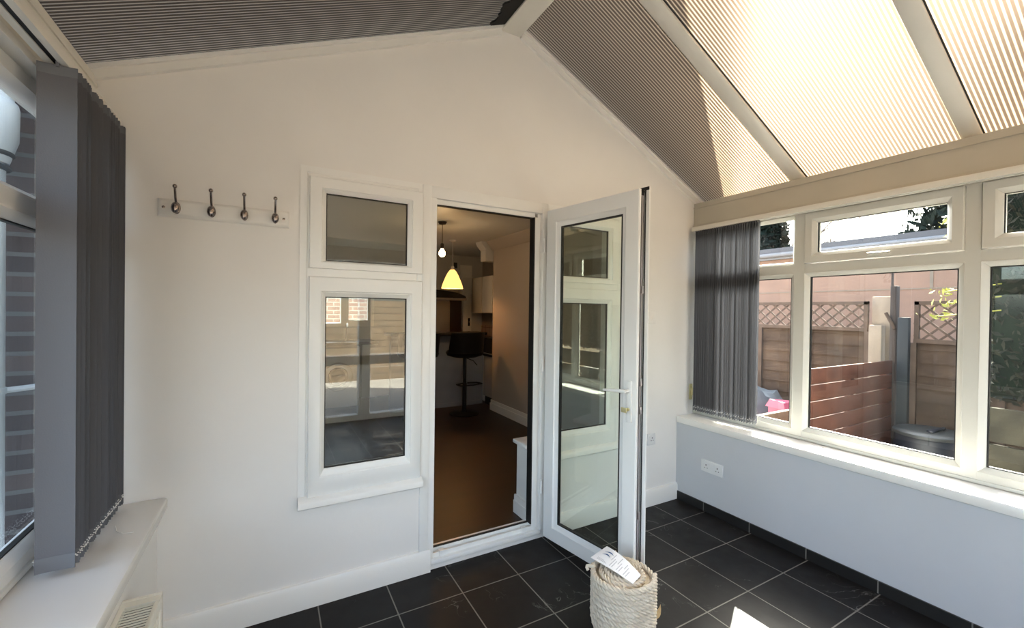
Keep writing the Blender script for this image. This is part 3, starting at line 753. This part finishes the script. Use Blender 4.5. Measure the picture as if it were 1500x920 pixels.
# breakfast bar
ba=empty('breakfast_bar',(2.0,5.9,KF),label='grey breakfast bar with black top across the kitchen',category='breakfast bar'); base=(2.0,5.9,KF)
b=MB(); b.box(1.42,2.80,5.86,5.96,KF,1.135); off(b.build('bar_panel',M['bar_grey'],ba),base)
b=MB(); b.box(1.38,2.80,5.72,6.12,1.135,1.175,bev=.006); off(b.build('bar_top',M['worktop'],ba),base)
b=MB(); b.box(1.42,2.76,5.85,5.86,KF,KF+.06); off(b.build('plinth',M['bar_grey'],ba),base)
# base unit on the recess side
bu=empty('base_unit',(3.05,5.65,KF),label='kitchen base unit with dark oven at the end of the bar',category='cabinet'); base=(3.05,5.65,KF)
b=MB(); b.box(2.81,3.35,5.45,5.85,KF+.13,.82); off(b.build('carcass',M['bar_grey'],bu),base)
b=MB(); b.box(2.84,3.35,5.45,5.85,KF,KF+.13); off(b.build('plinth',M['black'],bu),base)
b=MB(); b.box(2.795,3.35,5.45,5.85,.82,1.09); off(b.build('oven',M['black'],bu),base)
b=MB(); b.tube([(2.775,5.50,.865),(2.775,5.78,.865)],.008,8); b.tube([(2.80,5.52,.865),(2.775,5.52,.865)],.006,6); b.tube([(2.80,5.76,.865),(2.775,5.76,.865)],.006,6); off(b.build('handle',M['stainless'],bu),base)
# wall cabinet with two doors
wc=empty('wall_cabinet',(3.18,6.3,1.46),label='cream wall cabinet with two doors beyond the bar',category='cabinet'); base=(3.18,6.3,1.46)
b=MB(); b.box(3.02,3.355,5.50,6.73,1.46,2.05); off(b.build('carcass',M['cabinet'],wc),base)
for a,c in ((6.35,6.73),(5.96,6.34),(5.57,5.95)):
    b=MB(); b.box(2.998,3.018,a+.003,c-.003,1.462,2.048,bev=.003); off(b.build('cabinet_door',M['cabinet'],wc),base)
# worktop behind the bar on the recess side and tiled upstand
sw=empty('side_worktop',(3.1,6.5,1.1),label='dark worktop along the recess wall beneath the cream cabinet',category='worktop'); base=(3.1,6.5,1.1)
b=MB(); b.box(2.86,3.355,5.97,7.09,1.0,1.04,bev=.004); off(b.build('worktop',M['worktop'],sw),base)
b=MB(); b.box(2.90,3.355,5.97,7.09,KF,1.0); off(b.build('carcass',M['kit_white'],sw),base)
M['splash']=brick_mat('kitchen_tiles',(.36,.26,.21),(.34,.25,.20),(.10,.05,.04),.15,.15,.006,0,.3,.2,'YZ',shift=(0,0))
b=MB(); b.box(3.345,3.36,5.5,7.09,1.04,1.24); b.build('trim_splashback',M['splash'],kind='structure')
# tall dark unit, hood, door at the far wall
fu=empty('tall_unit',(2.6,6.8,KF),label='tall dark brown unit with steel front beside the far white door',category='tall unit'); base=(2.6,6.8,KF)
b=MB(); b.box(2.60,2.80,6.72,7.09,KF,1.66); off(b.build('side_panel',M['darkbrown'],fu),base)
b=MB(); b.box(2.10,2.60,6.76,7.09,KF,1.66); off(b.build('carcass',M['stainless'],fu),base)
b=MB(); b.box(2.10,2.594,6.72,6.758,KF+.1,1.64,bev=.004); off(b.build('front',M['stainless'],fu),base)
ho=empty('cooker_hood',(2.4,6.8,1.68),label='curved cooker hood with steel edge above the tall unit',category='cooker hood'); base=(2.4,6.8,1.68)
b=MB(); vs=[]; 
pts=[(1.95,1.70),(2.86,1.70),(2.84,1.74),(2.70,1.79),(2.50,1.82),(2.30,1.83),(1.95,1.83)]
b.prism(pts,6.66,7.09); off(b.build('canopy',M['worktop'],ho),base)
b=MB(); b.box(1.95,2.86,6.64,7.09,1.665,1.70,bev=.004); off(b.build('rim',M['stainless'],ho),base)
b=MB(); b.box(2.2,2.45,6.85,7.09,1.82,KZ-.02); off(b.build('chimney',M['kit_white'],ho),base)
dr=empty('door_2',(0,0,0),kind='structure',label='white internal door at the far end of the kitchen')
b=MB(); b.box(2.90,3.13,KY-.05,KY,KF,2.30); b.build('architrave',M['gloss'],dr)
b=MB(); b.box(2.955,3.11,KY-.07,KY-.05,KF,2.08,bev=.004); b.build('leaf',M['gloss'],dr)
b=MB(); b.box(3.055,3.09,KY-.078,KY-.068,1.22,1.36); b.build('handle_plate',M['black'],dr)
b=MB(); b.ball((3.075,KY-.09,1.29),.014,.014,.014,8); b.build('knob',M['chrome'],dr)
b=MB(); b.box(2.80,2.86,KY-.02,KY,2.24,2.34,bev=.003); b.build('door_bell_box',M['hole'],None,label='small dark box high on the far kitchen wall',category='box')
# bar stools
def stool(x,y,rot,label):
    r=empty('bar_stool',(x,y,KF),label=label,category='bar stool',group='bar stools at the breakfast bar'); r.rotation_euler=(0,0,rot)
    b=MB(); b.lathe([(.20,0),(.205,.008),(.19,.018),(.04,.03),(.03,.05)],0,0,0,28); b.build('base',M['black'],r)
    b=MB(); b.tube([(0,0,.03),(0,0,.42)],.030,16); b.tube([(0,0,.42),(0,0,.77)],.024,16); b.build('column',M['black'],r)
    b=MB(); a=[(.0,.0)]; pts=[(.03,-.02,.42),(.16,-.06,.42),(.17,-.17,.42),(0,-.21,.42),(-.17,-.17,.42),(-.16,-.06,.42),(-.03,-.02,.42)]; b.tube(pts,.010,8); b.build('footrest',M['black'],r)
    # bucket seat and wrap-around back as one shell
    b=MB(); n=18; vs=[]; fs=[]
    prof=[(.02,.775,.0),(.16,.775,.0),(.235,.80,.1),(.255,.84,.25)]
    for (rr,z,k) in prof:
        for j in range(n):
            q=2*PI*j/n; vs.append((rr*1.05*math.cos(q),rr*.95*math.sin(q),z))
    for (rr,z,k) in ((.235,.865,0),(.15,.835,0),(.02,.83,0)):
        for j in range(n):
            q=2*PI*j/n; vs.append((rr*1.05*math.cos(q),rr*.95*math.sin(q),z))
    m=7
    for i in range(m-1):
        for j in range(n): fs.append((i*n+j,i*n+(j+1)%n,(i+1)*n+(j+1)%n,(i+1)*n+j))
    fs.append(tuple(range(n-1,-1,-1))); fs.append(tuple(range((m-1)*n,m*n)))
    b.add(vs,fs,None,True); b.build('seat',M['leather'],r)
    b=MB(); vs=[];fs=[];k=12;rows=5
    for s in (0,1):
        for i in range(rows+1):
            for j in range(k+1):
                q=-PI/2+(j/k-.5)*PI*1.0; z=.84+.27*i/rows; ww=1-.22*(i/rows)
                q=-PI/2+(q+PI/2)*ww; rr=(.245+.02*i/rows)-(.03 if s else 0); vs.append((rr*1.05*math.cos(q),rr*.95*math.sin(q),z))
    S=(rows+1)*(k+1)
    for i in range(rows):
        for j in range(k):
            a=i*(k+1)+j; fs+= [(a,a+1,a+k+2,a+k+1),(S+a,S+a+k+1,S+a+k+2,S+a+1)]
    for j in range(k):
        for i in (0,rows):
            a=i*(k+1)+j; fs.append((a,a+1,S+a+1,S+a))
    for i in range(rows):
        for j in (0,k):
            a=i*(k+1)+j; fs.append((a,a+k+1,S+a+k+1,S+a))
    b.add(vs,fs,None,True); b.build('backrest',M['leather'],r)
    b=MB(); b.tube([(.02,0,.76),(.10,-.06,.72),(.14,-.09,.66)],.006,8); b.build('height_lever',M['black'],r)
    return r
stool(2.30,5.38,.15,'black bar stool with wrap-round back, framed in the doorway at the bar')
stool(1.66,5.40,-.1,'black bar stool mostly hidden behind the door frame')
# pendants
def pend(nm,x,y,z,label): return empty(nm,(x,y,z),label=label,category='pendant light')
pl=pend('pendant_bulb',1.636,4.5,KZ,'bare glowing bulb on a flex nearest the doorway'); base=(1.636,4.5,KZ)
b=MB(); b.lathe([(.001,-.03),(.035,-.025),(.05,0)],*base,20); off(b.build('ceiling_rose',M['brownflex'],pl),base)
b=MB(); b.tube([base,(1.636,4.5,2.23)],.004,8); off(b.build('flex',M['brownflex'],pl),base)
b=MB(); b.lathe([(.012,.09),(.019,.08),(.019,.045),(.021,.03)],1.636,4.5,2.145,16); off(b.build('lamp_holder',M['brownflex'],pl),base)
b=MB(); b.lathe([(.002,-.045),(.02,-.041),(.033,-.025),(.037,-.004),(.030,.018),(.018,.034),(.015,.045)],1.636,4.5,2.13,20); off(b.build('bulb',M['bulb'],pl),base)
sx_,sy_=2.19,5.6
pl=pend('pendant_lamp',sx_,sy_,KZ,'bell-shaped glowing amber lamp shade hanging over the bar'); base=(sx_,sy_,KZ)
b=MB(); b.lathe([(.001,-.03),(.035,-.025),(.05,0)],*base,20); off(b.build('ceiling_rose',M['kit_white'],pl),base)
b=MB(); b.tube([base,(sx_,sy_,2.10)],.004,8); off(b.build('flex',M['kit_white'],pl),base)
b=MB(); b.lathe([(.02,.05),(.028,.03),(.028,-.01)],sx_,sy_,2.06,16); off(b.build('lamp_holder',M['kit_white'],pl),base)
b=MB(); prof=[(.030,.26),(.040,.25),(.060,.225),(.085,.18),(.115,.11),(.140,.045),(.150,0),(.147,0),(.137,.045),(.112,.11),(.082,.178),(.055,.222),(.030,.245)]
m_=len(prof); b.lathe(prof,sx_,sy_,1.80,28); b.f=b.f[:-2]; b.m=b.m[:-2]; b.sm=b.sm[:-2]
off(b.build('lamp_shade',M['shade'],pl),base)
b=MB(); b.ball((sx_,sy_,1.93),.03,.03,.04,8); off(b.build('bulb',M['bulb'],pl),base)
# sink counter with washing machine under the far window
sc_=empty('sink_counter',(.6,6.8,KF),label='kitchen counter with sink under the small far window',category='counter'); base=(.6,6.8,KF)
b=MB(); b.box(-1.2,1.38,6.46,7.09,.98,1.02,bev=.004); off(b.build('worktop',M['worktop'],sc_),base)
b=MB(); b.box(-1.2,.50,6.52,7.09,KF+.1,.98); b.box(1.16,1.36,6.52,7.09,KF+.1,.98); off(b.build('carcass',M['kit_white'],sc_),base)
b=MB(); b.tube([(1.0,6.98,1.02),(1.0,6.98,1.22),(1.0,6.94,1.27),(1.0,6.86,1.27),(1.0,6.82,1.22)],.012,10); off(b.build('tap',M['chrome'],sc_),base)
wm=empty('washing_machine',(.83,6.8,KF),label='white washing machine with dark round door under the counter',category='washing machine'); base=(.83,6.8,KF)
b=MB(); b.box(.53,1.13,6.50,7.08,KF,.95,bev=.01); off(b.build('cabinet',M['kit_white'],wm),base)
b=MB(); TW=lambda p: Vector((.83+p.x,6.50-p.z,.53+p.y)); b.lathe([(.13,0),(.20,0),(.205,.02),(.19,.035),(.14,.035),(.12,.01)],0,0,0,32,TW); off(b.build('door_ring',M['stainless'],wm),base)
b=MB(); b.lathe([(.005,.012),(.10,.03),(.135,.012),(.135,.0)],0,0,0,32,TW); off(b.build('door_glass',M['black'],wm),base)
b=MB(); b.box(.55,1.11,6.492,6.502,.82,.93); off(b.build('control_panel',M['socket'],wm),base)

# ------------------------------------------------------------------ outside, pipe side
MB().box(-14,16,-12,W+.03,-.16,-.10).build('ground_outside',M['ground'],kind='structure')
MB().box(3.59,16,W+.03,14,-.16,-.10).build('ground_outside',M['ground'],kind='structure')
pp=empty('soil_pipe',(-.905,2.26,-.1),label='white plastic soil pipe on the brick wall outside',category='pipe'); base=(-.905,2.26,-.1)
b=MB(); b.tube([(-.905,2.26,-.1),(-.905,2.26,2.02)],.058,24); off(b.build('pipe',M['pipe'],pp),base)
b=MB(); b.lathe([(.058,0),(.066,.0),(.074,.03),(.090,.09),(.092,.20),(.088,.22),(.078,.23),(.078,.36),(.058,.37)],-.905,2.26,2.01,28); off(b.build('coupling',M['pipe'],pp),base)
b=MB(); b.lathe([(.067,0),(.073,.006),(.073,.012),(.067,.018)],-.905,2.26,1.985,28); off(b.build('seal_ring',M['pipegap'],pp),base)
b=MB(); b.lathe([(.074,0),(.080,.006),(.080,.012),(.076,.018)],-.905,2.26,2.035,28); off(b.build('seal_ring',M['pipegap'],pp),base)
b=MB(); b.tube([(-.905,2.26,2.38),(-.905,2.26,5.5)],.056,24); off(b.build('upper_pipe',M['pipe'],pp),base)
b=MB(); b.lathe([(.058,0),(.0625,.002),(.0625,.024),(.058,.026)],-.905,2.26,1.17,24); b.tube([(-.85,2.28,1.183),(-.80,2.33,1.183),(-.79,2.366,1.183)],.011,8); off(b.build('pipe_clip',M['pipe'],pp),base)

# ------------------------------------------------------------------ outside, fence side
GZ=-.10
nw=empty('garage',(7.4,3.4,GZ),label='neighbouring pink rendered garage with grey flat roof edge',category='garage'); base=(7.4,3.4,GZ)
b=MB(); b.box(7.06,9.2,.6,8.0,GZ,2.38); off(b.build('wall',M['render'],nw),base)
b=MB(); b.box(6.98,7.06,.5,8.1,2.37,2.47); off(b.build('fascia',M['fascia'],nw),base)
b=MB(); b.box(6.92,9.3,.45,8.15,2.47,2.54); off(b.build('roof',M['roofdark'],nw),base)
b=MB(); b.tube([(6.95,.5,2.44),(6.95,8.1,2.44)],.04,10); off(b.build('gutter',M['fascia'],nw),base)
b=MB(); b.box(7.052,7.062,.6,8,1.838,1.852); b.box(7.052,7.062,2.04,2.07,1.85,2.38); off(b.build('render_joint',M['concrete'],nw),base)

def fence_panel(xf,ya,yb,ztop_,zlat,label):
    r=empty('trellis_fence',(xf,(ya+yb)/2,GZ),label=label,category='fence',group='weathered fence panels'); base=(xf,(ya+yb)/2,GZ)
    b=MB(); z=GZ+.02
    while z<zlat-.05:
        h=min(.15,zlat-.02-z); q=[(xf-.004,z),(xf+.022,z),(xf+.022,z+h+.01),(xf+.016,z+h+.01)]
        b.prism(q,ya,yb); z+=.125
    off(b.build('boards',M['fence'],r),base)
    b=MB(); b.box(xf-.03,xf+.01,ya,yb,zlat-.03,zlat+.01); n=max(2,int((yb-ya)/.55)); 
    for k in range(n+1):
        y=ya+(yb-ya)*k/n; b.box(xf-.03,xf+.002,y-.022,y+.022,GZ,zlat-.03)
    off(b.build('batten',M['lattice'],r),base)
    b=MB(); b.box(xf-.02,xf+.02,ya,yb,ztop_-.035,ztop_); b.box(xf-.02,xf+.02,ya,ya+.035,zlat,ztop_); b.box(xf-.02,xf+.02,yb-.035,yb,zlat,ztop_)
    off(b.build('trellis_frame',M['lattice'],r),base)
    b=MB(); h=ztop_-zlat; s=.125
    for sg,dx in ((1,-.006),(-1,.006)):
        y=ya-h
        while y<yb+h:
            # slanted lath clipped to the panel
            y0=y; y1=y+sg*h; z0=zlat; z1=ztop_-.02; y_a,z_a,y_b,z_b=y0,z0,y1,z1
            def cl(yv,zv,yo,zo):
                if yv<ya: t=(ya-yv)/(yo-yv) if yo!=yv else 0; return ya,zv+(zo-zv)*t
                if yv>yb: t=(yb-yv)/(yo-yv) if yo!=yv else 0; return yb,zv+(zo-zv)*t
                return yv,zv
            if not ((y_a<ya and y_b<ya) or (y_a>yb and y_b>yb)):
                p=cl(y_a,z_a,y_b,z_b); q=cl(y_b,z_b,y_a,z_a)
                if abs(p[0]-q[0])>.02:
                    b.slab([(xf+dx,p[0]-.013,p[1]),(xf+dx,p[0]+.013,p[1]),(xf+dx,q[0]+.013,q[1]),(xf+dx,q[0]-.013,q[1])],(.008,0,0))
            y+=s
    off(b.build('trellis',M['lattice'],r),base)
    return r
fence_panel(5.52,2.10,3.80,1.65,1.36,'weathered fence panel with trellis top ending at the pale concrete post')
fence_panel(5.52,3.90,5.60,1.65,1.36,'weathered fence panel with trellis top seen past the bunched blind')
fence_panel(5.51,.55,1.72,1.645,1.268,'darker fence panel with trellis top behind the round water butt')
fp=MB(); fp.box(5.46,5.56,1.965,2.075,GZ,1.40,bev=.006); fp.build('concrete_post',M['concrete'],None,label='pale concrete post at the end of the weathered fence',category='post')
fp=MB(); fp.box(5.575,5.625,1.90,2.09,GZ,1.70,bev=.004); fp.build('gate_post',M['concrete'],None,label='tall pale board behind the concrete post',category='post')
fp=MB(); fp.box(5.45,5.53,1.845,1.895,GZ,1.80,bev=.004); fp.prism([(5.455,1.80),(5.475,1.80),(5.475,2.06),(5.462,2.06)],1.878,1.892); dp=fp.build('fence_post',M['darkpost'],None,label='tall dark timber post with a thin rod rising from its top',category='post')
fp=MB(); fp.box(5.42,5.48,1.740,1.824,GZ,1.485,bev=.004); fp.build('gate_stile',M['bluepost'],None,label='dark slate-blue upright beside the tall dark post',category='post')
fp=MB(); fp.tube([(5.437,1.925,1.53),(5.432,1.846,1.37)],.016,8); fp.build('brace',M['fence'],dp,label='short slanting brace nailed across the post')
# low red stained fence running out from the window
rf=empty('red_fence',(4.5,1.85,GZ),label='low red-brown fence of horizontal boards outside the window',category='fence'); base=(4.5,1.85,GZ)
b=MB(); z=1.055
for k in range(7):
    b.box(3.72,5.40,1.85,1.872,z-.128,z,bev=.004); z-=.140
off(b.build('boards',M['redfence'],rf),base)
for x in (3.80,4.6,5.34):
    b=MB(); b.box(x,x+.06,1.873,1.93,GZ,1.03); off(b.build('post',M['redfence'],rf),base)
b=MB(); b.box(3.35,4.9,2.16,2.20,.50,.62,bev=.004)
for x in (3.4,4.1,4.8): b.box(x,x+.05,2.20,2.25,GZ,.58)
b.build('timber_rail',M['timber'],None,label='pale low timber rail in front of the covered heap',category='rail')
# tarpaulin heap
b=MB(); nu,nv=26,18; vs=[];fs=[]; rr=random.Random(5)
for i in range(nu+1):
    for j in range(nv+1):
        u=i/nu; v=j/nv; x=4.50+.86*u; y=2.62+1.35*v
        e=min(1,min(u,1-u)*6)*min(1,min(v,1-v)*6); z=GZ+(.62+.24*math.sin(PI*v)*(.7+.3*math.cos(3*u))+.03*math.sin(17*u+5*v)+.03*math.sin(11*v-6*u)+rr.uniform(-.012,.012))*(e**.4)
        vs.append((x,y,z))
for i in range(nu):
    for j in range(nv): a=i*(nv+1)+j; fs.append((a,a+nv+1,a+nv+2,a+1))
b.add(vs,fs,None,True)
edge=[i*(nv+1) for i in range(nu+1)]+[nu*(nv+1)+j for j in range(1,nv+1)]+[i*(nv+1)+nv for i in range(nu-1,-1,-1)]+[j for j in range(nv-1,0,-1)]
b.f.append(edge); b.m.append(0); b.sm.append(False)
b.build('tarpaulin',M['tarp'],None,label='grey-blue tarpaulin draped over a heap by the fence',category='tarpaulin')
b=MB(); vs=[(0,0,0),(.42,0,0),(.46,.12,0),(.05,.22,0),(.02,.02,.07),(.36,.04,.05),(.40,.12,.045),(.06,.18,.08)]
b.add([(4.52+p[0]*.9,2.40+p[1],.53+p[2]) for p in vs],[(3,2,1,0),(4,5,6,7),(0,1,5,4),(1,2,6,5),(2,3,7,6),(3,0,4,7)])
b.box(4.55,4.9,2.42,2.58,GZ,.53)
b.build('pink_plastic_cover',M['pink'],None,label='bright pink plastic cover lying before the grey tarpaulin',category='cover')
# water butt
wb=empty('water_butt',(5.03,1.46,GZ),label='dark round water butt with a flat lid by the fence',category='water butt')
b=MB(); b.lathe([(.19,0),(.21,.1),(.235,.35),(.235,.54),(.22,.565)],0,0,0,32); b.build('barrel',M['butt'],wb)
b=MB(); b.lathe([(.225,.555),(.245,.56),(.245,.585),(.225,.60),(.12,.605),(.01,.60)],0,0,0,32); b.build('lid',M['buttlid'],wb)
b=MB(); b.box(-.13,.12,-.06,-.03,.603,.618,bev=.004); b.tube([(-.10,-.02,.61),(.02,-.07,.625),(.16,-.05,.612)],.012,8); b.build('lid_handle',M['butt'],wb)

# foliage
def leaves(b,n,fn,size,rnd):
    for _ in range(n):
        p,nrm=fn(rnd); s=size*rnd.uniform(.6,1.4)
        a=Vector((rnd.gauss(0,1),rnd.gauss(0,1),rnd.gauss(0,1))).normalized(); c=a.orthogonal().normalized()
        d=a.cross(c); q=[p-a*s,p+c*s*.45,p+a*s,p-c*s*.45]; q[1]+=d*s*.12; q[3]+=d*s*.12
        b.add(q,[(0,1,2,3)])
def tree_conifer(x,y,h,r,seed,label,z0=GZ):
    rnd=random.Random(seed); t=empty('conifer_tree',(x,y,z0),label=label,category='tree',group='conifers behind the garage')
    b=MB(); b.tube([(0,0,0),(0,0,h*.95)],[.16,.02],8); b.build('trunk',M['bark'],t)
    b=MB()
    def fn(rn):
        z=h*(.12+.88*rn.random()**.8); rad=r*(1-(z/h)**1.6)*(.55+.45*rn.random()); q=rn.uniform(0,2*PI)
        rad*=1+.25*math.sin(5*q+z*3)
        return Vector((rad*math.cos(q),rad*math.sin(q),z)),None
    leaves(b,3200,fn,.13,rnd); b.build('foliage',M['leaf_dark'],t)
    return t
tree_conifer(11.2,6.35,5.4,.75,1,'dark conifer beyond the garage roof, beside the bunched blind')
tree_conifer(11.6,3.02,6.6,1.05,2,'tall dark conifer beyond the garage roof near the hedge')
def bare_tree(x,y,h,seed,label):
    rnd=random.Random(seed); t=empty('bare_tree',(x,y,GZ),label=label,category='tree'); b=MB()
    def br(p,d,l,r,lev):
        pts=[p]; q=p
        for k in range(4):
            d=(d+Vector((rnd.gauss(0,.13),rnd.gauss(0,.13),rnd.gauss(.04,.08)))).normalized(); q=q+d*l/4; pts.append(q)
        b.tube(pts,[r,r*.92,r*.84,r*.76,r*.66],5 if lev>1 else 7,caps=lev==0)
        if lev<5:
            for k in range(3 if lev<4 else 2):
                a=Vector((rnd.gauss(0,1),rnd.gauss(0,1),rnd.gauss(.25,.6))).normalized()
                br(pts[rnd.choice((2,3,4,4))],(d*.75+a*.75).normalized(),l*rnd.uniform(.60,.80),r*.58,lev+1)
    br(Vector((0,0,0)),Vector((0,0,1)),h*.42,.12,0); b.build('trunk_and_branches',M['bark'],t); return t
bare_tree(13.0,6.2,4.4,11,'bare branched tree against the bright sky above the garage')
# hedge
hd=empty('hedge',(4.75,-.2,GZ),label='dense dark hedge filling the window beyond the mullion',category='hedge')
b=MB(); 
rnd=random.Random(9)
def hf(rn):
    y=rn.uniform(-1.9,1.27); z=rn.uniform(1.0,3.6); x=-.30+rn.random()**2*.35+.07*math.sin(4*y)*math.sin(3*z)
    return Vector((x,y+.0,z+.0)),None
leaves(b,15000,hf,.030,rnd); b.build('foliage',M['leaf_hedge'],hd)
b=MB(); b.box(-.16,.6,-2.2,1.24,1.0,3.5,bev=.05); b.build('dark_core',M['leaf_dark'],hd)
b=MB()
for k in range(26):
    y=rnd.uniform(-1.5,1.05); z=rnd.uniform(1.08,2.9); p=Vector((-.30,y,z)); q=p+Vector((-.10,rnd.uniform(-.35,.35),rnd.uniform(-.1,.25))); b.tube([p,p.lerp(q,.5)+Vector((-.03,0,.03)),q],[.006,.005,.003],5)
b.build('twigs',M['bark'],hd,kind='stuff')
b=MB()
for (y,z,n) in ((1.43,1.79,20),(1.42,1.70,10),(1.47,1.60,14),(1.40,2.33,26),(1.38,2.22,20)):
    leaves(b,n,lambda rn: (Vector((-.25+rn.gauss(0,.05),y+rn.gauss(0,.040),z+rn.gauss(0,.022))),None),.024,rnd)
    b.tube([(-.2,1.15,z+.05),(-.25,y,z)],.005,5)
b.build('sunlit_sprigs',M['leaf_yellow'],hd,label='yellow-green sprigs',kind='stuff')
b=MB()
for k in range(4): b.box(4.27,4.31,-2.4,1.01,GZ+.005+.25*k,GZ+.235+.25*k,bev=.006)
for y in (.98,-.2,-1.4): b.box(4.31,4.35,y-.03,y+.03,GZ,.92)
b.build('garden_edging',M['mossboard'],None,label='mossy dark board edging at the foot of the hedge',category='edging')
# garden end: pale timber fence seen reflected
gf=empty('garden_fence',(1.5,-5.2,GZ),label='pale timber fence at the end of the garden',category='fence'); base=(1.5,-5.2,GZ)
b=MB(); z=GZ
while z<1.6: b.box(-6,9,-5.2,-5.17,z,z+.14); z+=.15
off(b.build('boards',M['timber'],gf),base)
for k in range(9):
    b=MB(); b.box(-6+1.8*k,-5.9+1.8*k,-5.3,-5.2,GZ,1.75); off(b.build('post',M['concrete'],gf),base)

# ------------------------------------------------------------------ light
S=Vector((.71,.364,.60)).normalized()
sd=bpy.data.lights.new('sun','SUN'); sd.energy=14.0; sd.angle=math.radians(.6); sd.color=(1,.93,.82)
so=bpy.data.objects.new('sun',sd); C.objects.link(so); so.rotation_euler=S.to_track_quat('Z','Y').to_euler()
w=bpy.data.worlds.new('sky'); SC.world=w; w.use_nodes=True; nt=w.node_tree
sky=nt.nodes.new('ShaderNodeTexSky'); sky.sky_type='NISHITA'; sky.sun_disc=False; sky.sun_elevation=math.asin(S.z); sky.sun_rotation=math.atan2(S.x,S.y)
sky.air_density=1.0; sky.dust_density=4.0; sky.ozone_density=1.0
bg=nt.nodes['Background']; bg.inputs['Strength'].default_value=.35
hs=nt.nodes.new('ShaderNodeHueSaturation'); hs.inputs['Saturation'].default_value=.72
nt.links.new(sky.outputs[0],hs.inputs['Color']); nt.links.new(hs.outputs[0],bg.inputs['Color'])
def point(nm,p,e,c,r=.03):
    l=bpy.data.lights.new(nm,'POINT'); l.energy=e; l.color=c; l.shadow_soft_size=r; o=bpy.data.objects.new(nm,l); C.objects.link(o); o.location=p
point('bulb_light',(1.636,4.5,2.06),1.7,(1,.62,.28)); point('lamp_light',(sx_,sy_,1.86),1.3,(1,.58,.24))

# ------------------------------------------------------------------ camera
cd=bpy.data.cameras.new('camera'); cd.sensor_width=36; cd.lens=626.3/1500*36; cd.clip_start=.02
co=bpy.data.objects.new('camera',cd); C.objects.link(co); SC.camera=co
yaw,pit,rol=math.radians(29.357),math.radians(-.427),math.radians(.752)
fw=Vector((math.sin(yaw)*math.cos(pit),math.cos(yaw)*math.cos(pit),math.sin(pit))); rt=Vector((math.cos(yaw),-math.sin(yaw),0)); up=rt.cross(fw)
r2=rt*math.cos(rol)+up*math.sin(rol); u2=-rt*math.sin(rol)+up*math.cos(rol)
co.matrix_world=Matrix(((r2.x,u2.x,-fw.x,0),(r2.y,u2.y,-fw.y,0),(r2.z,u2.z,-fw.z,1.5),(0,0,0,1)))
vs_=SC.view_settings; SC.display_settings.display_device='sRGB'; vs_.view_transform='Standard'; vs_.look='None'; vs_.gamma=1; vs_.use_curve_mapping=False; vs_.exposure=2.42
SC.cycles.max_bounces=10; SC.cycles.diffuse_bounces=6; SC.cycles.transparent_max_bounces=16; SC.cycles.transmission_bounces=8
SC.cycles.use_denoising=True; SC.cycles.sample_clamp_indirect=6
